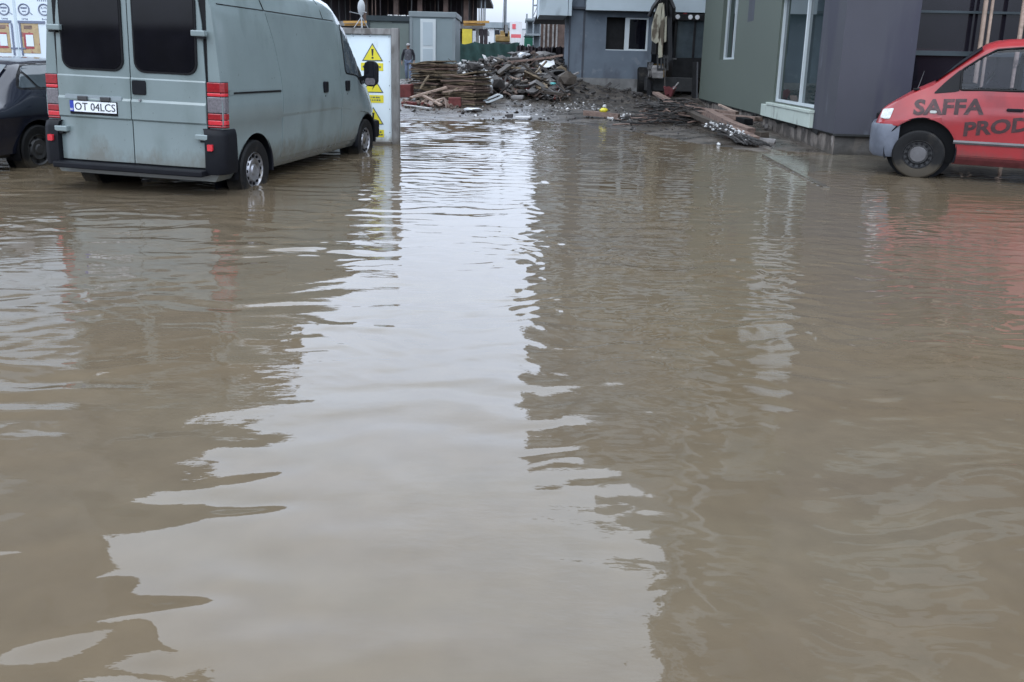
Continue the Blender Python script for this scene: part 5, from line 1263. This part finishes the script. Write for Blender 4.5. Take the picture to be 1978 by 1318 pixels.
board_stack('weathered formwork board lying in the lower, wider stack right of the tall one', 'dark uppermost board of the lower, wider stack', 902, 25.6, 1.25, .95, 30, 20, .05, .0515, 'formwork boards in the lower stack', 9)

def plank(a, b, w_, h, m_, label, name='loose_plank', cat='plank', group=None, roll=0.):
    a, b = Vector(a), Vector(b); c = (a + b) / 2
    mb = MB(); d = (b - a).normalized(); n_ = 7; L = (b - a).length
    q = d.to_track_quat('Y', 'Z').to_matrix() @ Matrix.Rotation(roll, 3, 'Y'); rg = random.Random(int(abs(a.x*917 + b.z*331 + L*77)))
    rows = []
    for i in range(n_):
        y = -L/2 + L*i/(n_-1); bow = .012*L*math.sin(i*.55 + L); e = .06 if i in (0, n_-1) else 0
        rows.append([q @ Vector((x*w_/2*(1-e*rg.random()), y + (rg.uniform(-.02, .02) if e else 0), bow + z*h/2)) for x, z in ((-1,-1),(1,-1),(1,1),(-1,1))])
    mb.grid(rows, close=True); mb.f += [(0, 1, 2, 3), tuple(range((n_-1)*4, n_*4))]; mb.mi += [0, 0]
    o = mb.build(name, m_, bevel=.004); o.location = c
    return tag(o, label, cat, group)
A = at
plank(A(793, 190, 24.4), A(862, 168, 24.8), .17, .06, 'wood_pale', 'long pale plank propped up slantwise in front of the board stacks')
plank(A(778, 197, 24.2), A(806, 200, 23.8), .14, .05, 'wood_pale', 'short pale plank end lying at the left foot of the board stacks')
plank(A(818, 186, 24.2), A(852, 203, 23.7), .13, .05, 'wood_pale', 'pale plank sloping down to the right below the long slanting plank')
plank(A(855, 179, 24.6), A(893, 173, 25.0), .10, .04, 'wood_pale', 'thin pale plank lying level against the lower board stack')
plank(A(781, 204, 23.4), A(832, 209, 22.9), .10, .03, 'rubble_white', 'whitish strip lying on wet mud in front of the slanting plank', cat='strip')
plank(A(812, 172, 25.2), A(828, 146, 25.4), .09, .04, 'wood_old', 'short stick leaning up against the taller board stack', cat='stick')
plank(A(806, 181, 24.6), A(826, 183, 24.5), .09, .04, 'wood_old', 'short dull plank lying level just under the slanting pale plank')
plank(A(830, 205, 23.6), A(836, 193, 24.0), .16, .05, 'wood_brown', 'stubby brown board end among the planks below the stacks')
plank(A(840, 196, 24.0), A(858, 190, 24.3), .12, .05, 'wood_pale', 'stubby pale offcut beside the lower brick block')
plank(A(866, 184, 24.8), A(884, 170, 25.0), .09, .04, 'wood_old', 'bent dull lath standing against the lower board stack')
plank(A(784, 199, 23.9), A(800, 201, 23.6), .20, .09, 'brick_red', 'flat reddish slab at the foot of the planks', 'brick_slab', 'slab')
plank(A(986, 121, 31.5), A(1088, 106, 30.3), .09, .08, 'wood_brown', 'long thin pole sticking out above the rubble towards the grey wall', 'long_pole', 'pole')
plank(A(975, 147, 28.6), A(1030, 163, 28.0), .07, .06, 'wood_pale', 'long pale pole lying downhill across the rubble heap', 'long_pole', 'pole')
plank(A(1028, 160, 28.2), A(1092, 176, 28.6), .14, .10, 'wood_dark', 'dark beam lying at the foot of the rubble by the grey plinth', 'timber_beam', 'beam')
plank(A(1004, 162, 28.0), A(1018, 154, 28.3), .05, .05, 'wood_pale', 'small pale stick crossing the long pole on the rubble', 'stick', 'stick')
plank(A(1040, 163, 28.0), A(1060, 156, 28.4), .07, .05, 'wood_dark', 'dark stick jutting up right of the reddish brick heap', 'stick', 'stick')
plank(A(1128, 219, 21.8), A(1196, 224, 21.4), .22, .13, 'wood_brown', 'thick reddish-brown beam lying in the mud under the yellow bag', 'timber_beam', 'beam')
plank(A(1266, 180, 24.6), A(1332, 209, 21.6), .20, .07, 'wood_brown', 'long plank leaning down from the red tub in front of the digger')
plank(A(1236, 226, 20.4), A(1292, 233, 20.0), .08, .05, 'wood_brown', 'thin lath lying across the left of the twig heap', cat='lath')
plank(A(1234, 237, 19.4), A(1312, 233, 19.4), .10, .08, 'wood_brown', 'straight brown lath lying along the front of the twig heap', cat='lath')
plank(A(1300, 205, 21.0), A(1424, 217, 19.6), .20, .07, 'wood_brown', 'long flat board behind the twig heap pointing to the plinth')
plank(A(1326, 217, 19.6), A(1466, 229, 18.0), .32, .10, 'wood_brown', 'wide dark board lying against the plinth above the brown beams')
plank(A(1318, 212, 19.6), A(1402, 244, 17.0), .17, .10, 'wood_dark', 'dark beam lying under the thick brown beam near the twig heap', 'timber_beam', 'beam')
plank(A(1368, 222, 18.4), A(1452, 258, 15.8), .17, .22, 'wood_brown', 'thick square brown beam sloping down to the bundle of rods', 'timber_beam', 'beam')
plank(A(1408, 250, 16.4), A(1462, 270, 15.2), .13, .14, 'wood_brown', 'shorter brown beam right behind the white rubble and rods', 'timber_beam', 'beam')
plank(A(1458, 270, 15.6), A(1498, 273, 15.4), .10, .08, 'rubble_grey', 'short grey concrete post lying before the plinth', 'concrete_post', 'post')
plank(A(1272, 216, 20.6), A(1352, 226, 19.2), .16, .08, 'wood_brown', 'brown board lying on top of the twig heap, sloping to the right')
plank(A(1246, 214, 21.0), A(1300, 207, 21.4), .12, .06, 'wood_brown', 'short brown board at the back of the twig heap near the digger')
plank(A(1388, 204, 21.5), A(1424, 216, 19.8), .06, .05, 'wood_pale', 'pale lath resting along the far end of the plinth', cat='lath')
plank(A(1430, 232, 18.2), A(1446, 236, 17.8), .22, .14, 'seal', 'small black block against the plinth beside the wide board', 'black_block', 'block')
plank(A(1462, 262, 15.9), A(1478, 264, 15.7), .22, .16, 'wood_dark', 'dark stump lying at the plinth right of the brown beam', 'wood_stump', 'stump')

def blocky(name, label, cat, px, py, Y, size, m_, seed, jit=.12, sub=2, sx=(1, 1, 1)):
    p = A(px, py, Y); mb = MB(); mb.blob((0, 0, 0), size, sx, seed=seed, jit=jit, sub=sub)
    o = mb.build(name, m_, smooth=True, angle=60); o.location = p; return tag(o, label, cat)
def crate(name, label, cat, px, py, Y, dx, dy, dz, hd, m_, bev=.015):
    p = A(px, py, Y); mb = MB(); mb.box((-dx/2, -dy/2, 0), (dx/2, dy/2, dz)); o = mb.build(name, m_, bevel=bev); o.location = p; o.rotation_euler = (R(2), R(-2), -R(hd)); return tag(o, label, cat)
crate('brick_block', 'dark red brick block standing below the walking man', 'block', 786, 188, 25.6, .36, .4, .40, 8, 'brick_red')
crate('brick_block', 'dark red brick block low against the lower board stack', 'block', 879, 206, 24.4, .38, .3, .27, 0, 'brick_red')
crate('brick_block', 'worn brownish-red brick lump in the mud below the rubble heap', 'block', 1010, 178, 27.6, .42, .3, .22, 20, 'brick_red', .05)
crate('paving_block', 'square dark block beside the white slab in the shallow mud', 'block', 985, 228, 20.9, .14, .14, .10, 15, 'rubble_dark')
crate('white_slab', 'thin white slab lying flat at the edge of the water', 'slab', 1010, 228.5, 20.8, .40, .2, .05, 5, 'rubble_white')
crate('white_slab', 'bright white flat slab in the very edge of the flood', 'slab', 1008, 240, 19.6, .34, .14, .04, 3, 'rubble_white')
crate('concrete_lump', 'rough grey concrete lump on the mud in front of the rubble', 'lump', 1000, 192, 25.8, .40, .3, .12, 12, 'rubble_grey', .04)
blocky('rubbish_bag', 'big crumpled white rubbish bag beside the lower board stack', 'bag', 942, 158, 26.4, .17, 'bag_white', 1, .25)
blocky('rubbish_bag', 'small crumpled white bag under the big white bag', 'bag', 946, 170, 26.0, .10, 'bag_white', 2, .3)
blocky('rubbish_bag', 'white bag lying on the upper slope of the rubble heap', 'bag', 935, 139, 28.4, .12, 'bag_white', 3, .3)
blocky('rubbish_bag', 'flattened white bag lying on the mud before the stacks', 'bag', 912, 212, 22.9, .16, 'bag_white', 4, .3, sx=(1.6, .9, .35))
blocky('rubbish_bag', 'pale sheet of plastic crumpled near the top of the rubble heap', 'bag', 1012, 110, 33.0, .22, 'bag_white', 5, .35, sx=(1.3, .8, .7))
blocky('plastic_can', 'small turquoise plastic can on the rubble by the grey corner', 'can', 1068, 162, 28.4, .10, 'cyan_plastic', 6, .05, sx=(1.2, .7, .5))
blocky('yellow_bag', 'small yellow plastic bag with a white neck on the reddish beam', 'bag', 1166, 213, 21.6, .10, 'yellow_plastic', 7, .2, sx=(1.2, .9, .7))
blocky('white_rag', 'small white scrap sitting on the yellow bag', 'scrap', 1168, 205.5, 21.6, .05, 'bag_white', 8, .3)
blocky('white_stone', 'lone white stone standing at the head of the rod bundle', 'stone', 1373, 239, 17.0, .045, 'rubble_white', 9, .2, sx=(.7, .7, 1.4))
blocky('white_stone', 'white flat stone lying on the lower rods of the bundle', 'stone', 1444, 271, 15.1, .05, 'rubble_white', 10, .2, sx=(1.6, .7, .5))
blocky('white_stone', 'white stone in the water left of the rod bundle', 'stone', 1388, 279, 15.0, .035, 'rubble_white', 12, .2)
blocky('sand_mound', 'pale sand mound rising behind the rubble heap', 'mound', 1048, 128, 34.5, .60, 'rubble_grey', 13, .08, 3, (1.5, 1, 1.05))
# discarded white window frame lying on its side
t = thing('window_frame', 'discarded white window frame lying tilted on the mud below the bags', 'window frame', A(950, 196, 25.4))
for k, (p, q) in enumerate((((-.28, 0, 0), (.2, .15, .22)), ((-.12, 0, -.03), (.34, .15, .16)), ((-.28, 0, 0), (-.12, 0, -.03)), ((.2, .15, .22), (.34, .15, .16)))):
    m_ = MB(); m_.bar(p, q, .07, .06); m_.build('frame_bar', 'pvc_white', t, bevel=.006)
m_ = MB(); m_.bar((-.2, .01, .02), (.26, .16, .2), .10, .01); m_.build('pane', 'dark_glass', t)
# bent black plastic pipes and a white sheet by the grey corner
for k in range(3):
    mb = MB(); c = A(1082, 158, 29.4); rr = .62 - .11*k
    mb.tube([(-math.cos(R(a))*rr - .04*k, .12*k, math.sin(R(a))*rr*.62) for a in range(8, 110, 8)], .055, 8)
    o = mb.build('plastic_pipe', 'hose', smooth=True); o.location = c
    tag(o, ('outer', 'middle', 'inner')[k] + ' of three bent black plastic pipes arching beside the grey corner', 'pipe', 'bent black pipes by the grey corner')
mb = MB(); mb.grid([[(x*.12, y*.1, .04*math.sin(x*1.7 + y) + .02*math.cos(y*2.1)) for x in range(6)] for y in range(5)]); o = mb.build('white_sheet', 'bag_white', smooth=True, fix=False); o.location = A(1042, 133, 30.2); o.rotation_euler = (R(35), R(-12), 0)
tag(o, 'crumpled white sheet draped above the bent black pipes', 'sheet')
# crumpled red tub with a pale stick in front of the digger
t = thing('plastic_tub', 'crumpled faded red tub lying tipped in front of the digger', 'tub', A(1292, 186, 24.3))
rows = [[(math.cos(a*.393)*r*(1 + .12*math.sin(a*2.2)), math.sin(a*.393)*r - y*.3, z + .06*math.sin(a*1.3)) for a in range(16)] for r, z, y in ((.02, .02, 0), (.17, .03, 0), (.22, .2, .2), (.26, .32, .35), (.23, .30, .35))]
mb = MB(); mb.grid(rows, close=True); mb.build('tub', 'tub_pink', t, smooth=True, fix=False); t.scale = (.72, .72, .8)
mb = MB(); mb.tube([(.05, 0, .12), (.36, -.1, .52)], .035, 8); mb.build('handle', 'rubble_grey', t)

# masses nobody could count: rubble, twigs, rods, white chips, litter
def mound_chunks(name, label, specs, seed):
    rg = random.Random(seed); mb = MB(); names = []
    for n_, (x0, x1), (y0, y1), (s0, s1), m_, lift in specs:
        if m_ not in names: names.append(m_)
        for _ in range(n_):
            x, y = rg.uniform(x0, x1), rg.uniform(y0, y1)
            s = s0 * (s1/s0) ** rg.random(); z = gz(x, y) + s * .2 + rg.random() * lift
            q = Euler((rg.uniform(-.7, .7), rg.uniform(-.7, .7), rg.uniform(0, 6.3))).to_matrix()
            if rg.random() < .55: a, b, c = s * rg.uniform(.6, 1.6), s * rg.uniform(.4, 1), s * (rg.uniform(.12, .6) if s < .28 else rg.uniform(.06, .18)); mb.box((x-a/2, y-b/2, z-c/2), (x+a/2, y+b/2, z+c/2), names.index(m_), q)
            elif rg.random() < .5: mb.bar(Vector((x, y, z)) - q @ Vector((s*1.4, 0, 0)), Vector((x, y, z)) + q @ Vector((s*1.4, 0, 0)), s*.16, s*.10, names.index(m_))
            else: mb.blob((x, y, z), s*.5, (1, rg.uniform(.6, 1), rg.uniform(.4, .8)), names.index(m_), seed=rg.randrange(9999), jit=.3, sub=1)
    o = mb.build(name, names, fix=False); return tag(o, kind='stuff')
mound_chunks('rubble', '', [
    (300, (-1.5, 1.9), (26.6, 34.5), (.06, .55), 'rubble_dark', .25), (40, (-1.5, 1.8), (27, 34), (.35, .8), 'rubble_dark', .2), (16, (-1, 1.7), (27.5, 33), (.35, .75), 'rubble_grey', .2), (22, (-1.3, 1.8), (27, 33), (.4, .9), 'wood_dark', .3), (14, (-1.3, 1.8), (27, 33), (.3, .6), 'wood_old', .3), (200, (-1.4, 1.9), (26.8, 34), (.08, .30), 'rubble_brown', .22), (160, (-1.2, 1.9), (26.8, 34), (.06, .26), 'rubble_grey', .22),
    (46, (-1.3, 1.7), (26.8, 33), (.04, .16), 'rubble_white', .25), (60, (-.6, 1.8), (26.8, 32), (.08, .22), 'brick_red', .18), (60, (-.6, 1.9), (27.5, 33), (.12, .36), 'wood_dark', .3),
    (150, (-2.6, -.7), (27.4, 30.8), (.07, .26), 'rubble_dark', .34), (46, (-2.4, -.8), (27.4, 30.5), (.05, .18), 'rubble_white', .42), (60, (-2.4, -.8), (27.4, 30.5), (.07, .22), 'rubble_grey', .3),
    (60, (-4.6, -3.3), (27, 29.5), (.05, .2), 'rubble_grey', .1), (25, (-4.6, -3.4), (27, 29.5), (.04, .12), 'rubble_white', .1)], 21)
mound_chunks('mud_litter', '', [
    (260, (-3.2, 4.6), (20.4, 28), (.025, .12), 'rubble_dark', .0), (130, (-3.2, 4.6), (20.8, 28), (.02, .09), 'rubble_grey', .0), (95, (-1.5, 3.2), (21, 27.5), (.018, .075), 'rubble_white', .0),
    (60, (1.0, 2.6), (24.2, 26.5), (.02, .08), 'rubble_white', .0), (60, (-3.3, -.6), (22.5, 25.4), (.03, .14), 'rubble_brown', .0), (120, (2.0, 5.3), (27.0, 30.8), (.05, .22), 'rubble_dark', .05), (70, (2.6, 5.2), (16.5, 20.5), (.02, .09), 'rubble_dark', .0),
    (26, (2.4, 4.9), (15.4, 20), (.015, .05), 'rubble_grey', 0), (46, (2.45, 3.2), (20.6, 22.2), (.03, .09), 'rubble_white', .04), (120, (5.0, 6.1), (18, 28.5), (.05, .2), 'rubble_dark', .05)], 22)
mound_chunks('plank_scraps', '', [(40, (-3.4, -1.6), (23.6, 25.4), (.06, .24), 'wood_brown', .12), (26, (-3.4, -1.7), (23.6, 25.2), (.05, .2), 'wood_pale', .12), (30, (-3.4, -1.5), (23.8, 25.6), (.06, .2), 'wood_dark', .14), (20, (-3.5, -2.5), (23.6, 25), (.05, .16), 'brick_red', .05)], 23)
rg = random.Random(31); mb = MB()
for _ in range(240):
    px, Y = rg.gauss(1296, 40), rg.uniform(18.6, 21.8); px = min(1385, max(1212, px))
    h = .48 * max(0, 1 - ((px - 1300) / 90) ** 2); c = at(px, 225, Y); z = gz(c.x, Y) + rg.random() * h + .01
    a = rg.gauss(.15, .55); L = rg.uniform(.15, .75); d = Vector((math.cos(a), math.sin(a), rg.uniform(-.22, .22))) * L / 2; c = Vector((c.x, Y, z))
    k = Vector((rg.uniform(-.03, .03), rg.uniform(-.03, .03), rg.uniform(-.01, .05)))
    mb.tube([c - d, c + k, c + d], [.020, .017, .010], 5, rg.choice([0, 0, 0, 0, 1, 2]))
tag(mb.build('twig_heap', ['twig', 'rebar', 'wood_brown'], fix=False), kind='stuff')
mb = MB(); a0, b0 = at(1366, 243, 17.0), at(1462, 283, 14.75)
for k in range(64):
    o_ = Vector((rg.gauss(0, .10), rg.gauss(0, .16), abs(rg.gauss(.02, .07)))); f_ = Vector((rg.gauss(0, .16), rg.gauss(0, .2), abs(rg.gauss(0, .05)) ))
    a, b = a0 + o_ + (b0 - a0) * rg.uniform(0, .45), b0 + f_ - (b0 - a0) * rg.uniform(0, .12)
    mb.tube([a, (a+b)/2 + Vector((0, 0, rg.uniform(0, .04))), b], .010, 5, rg.choice([0, 0, 1]))
tag(mb.build('rod_bundle', ['twig', 'rebar'], fix=False), 'fanned bundle of thin dark rods lying half in the water below the beams', 'rods')
mb = MB()
for k in range(130):
    f_ = rg.random(); c = at(1380 + f_*52, 247 + f_*16, 16.6 - f_*1.2) + Vector((rg.gauss(0, .10), rg.gauss(0, .12), abs(rg.gauss(.03, .05)))); mb.blob(c, rg.uniform(.012, .04), (1, rg.uniform(.7, 1.2), .75), rg.choice([0, 0, 0, 1]), seed=k, sub=1, jit=.3)
tag(mb.build('white_rubble', ['rubble_white', 'rubble_grey'], fix=False), kind='stuff')

# slim upright poles standing in for pole reflections in the dark shop window
for px, Y, r_, m_, lb in ((1898, 13.66, .035, 'copper_tan', 'tan upright pole added for a reflection in the dark shop window, the leftmost of three'), (1911, 13.64, .024, 'copper_tan', 'thin brown upright pole beside the tan one, added for a reflection in the dark shop window'), (1972, 13.56, .035, 'wood_pale', 'pale upright pole added for a reflection in the dark shop window above the red van roof')):
    a = at(px, 70, Y); mb = MB(); mb.tube([(a.x, Y, .0), (a.x - .02, Y + .02, 3.35)], r_, 10)
    tag(mb.build('reflection_pole', m_, smooth=True), lb, 'pole')

# low dark row added unseen behind the viewer to darken the van window reflections
t = thing('reflection_backdrop', 'unseen low dark building row added for the reflection in the rear windows of the pale van', 'backdrop', (-4, -24, 0))
mb = MB(); mb.box((-40, -6, -.3), (-5, 0, 2.9)); mb.build('wall', 'dark_render', t)
mb = MB(); mb.box((-40.3, -6.3, 2.9), (-4.7, .3, 3.1)); mb.build('roof', 'roof_tile', t)
for k in range(10):
    mb = MB(); mb.box((-39.4 + k*3.4, .002, -.2), (-36.7 + k*3.4, .05, 2.4)); mb.build('door', 'hub_grey', t)
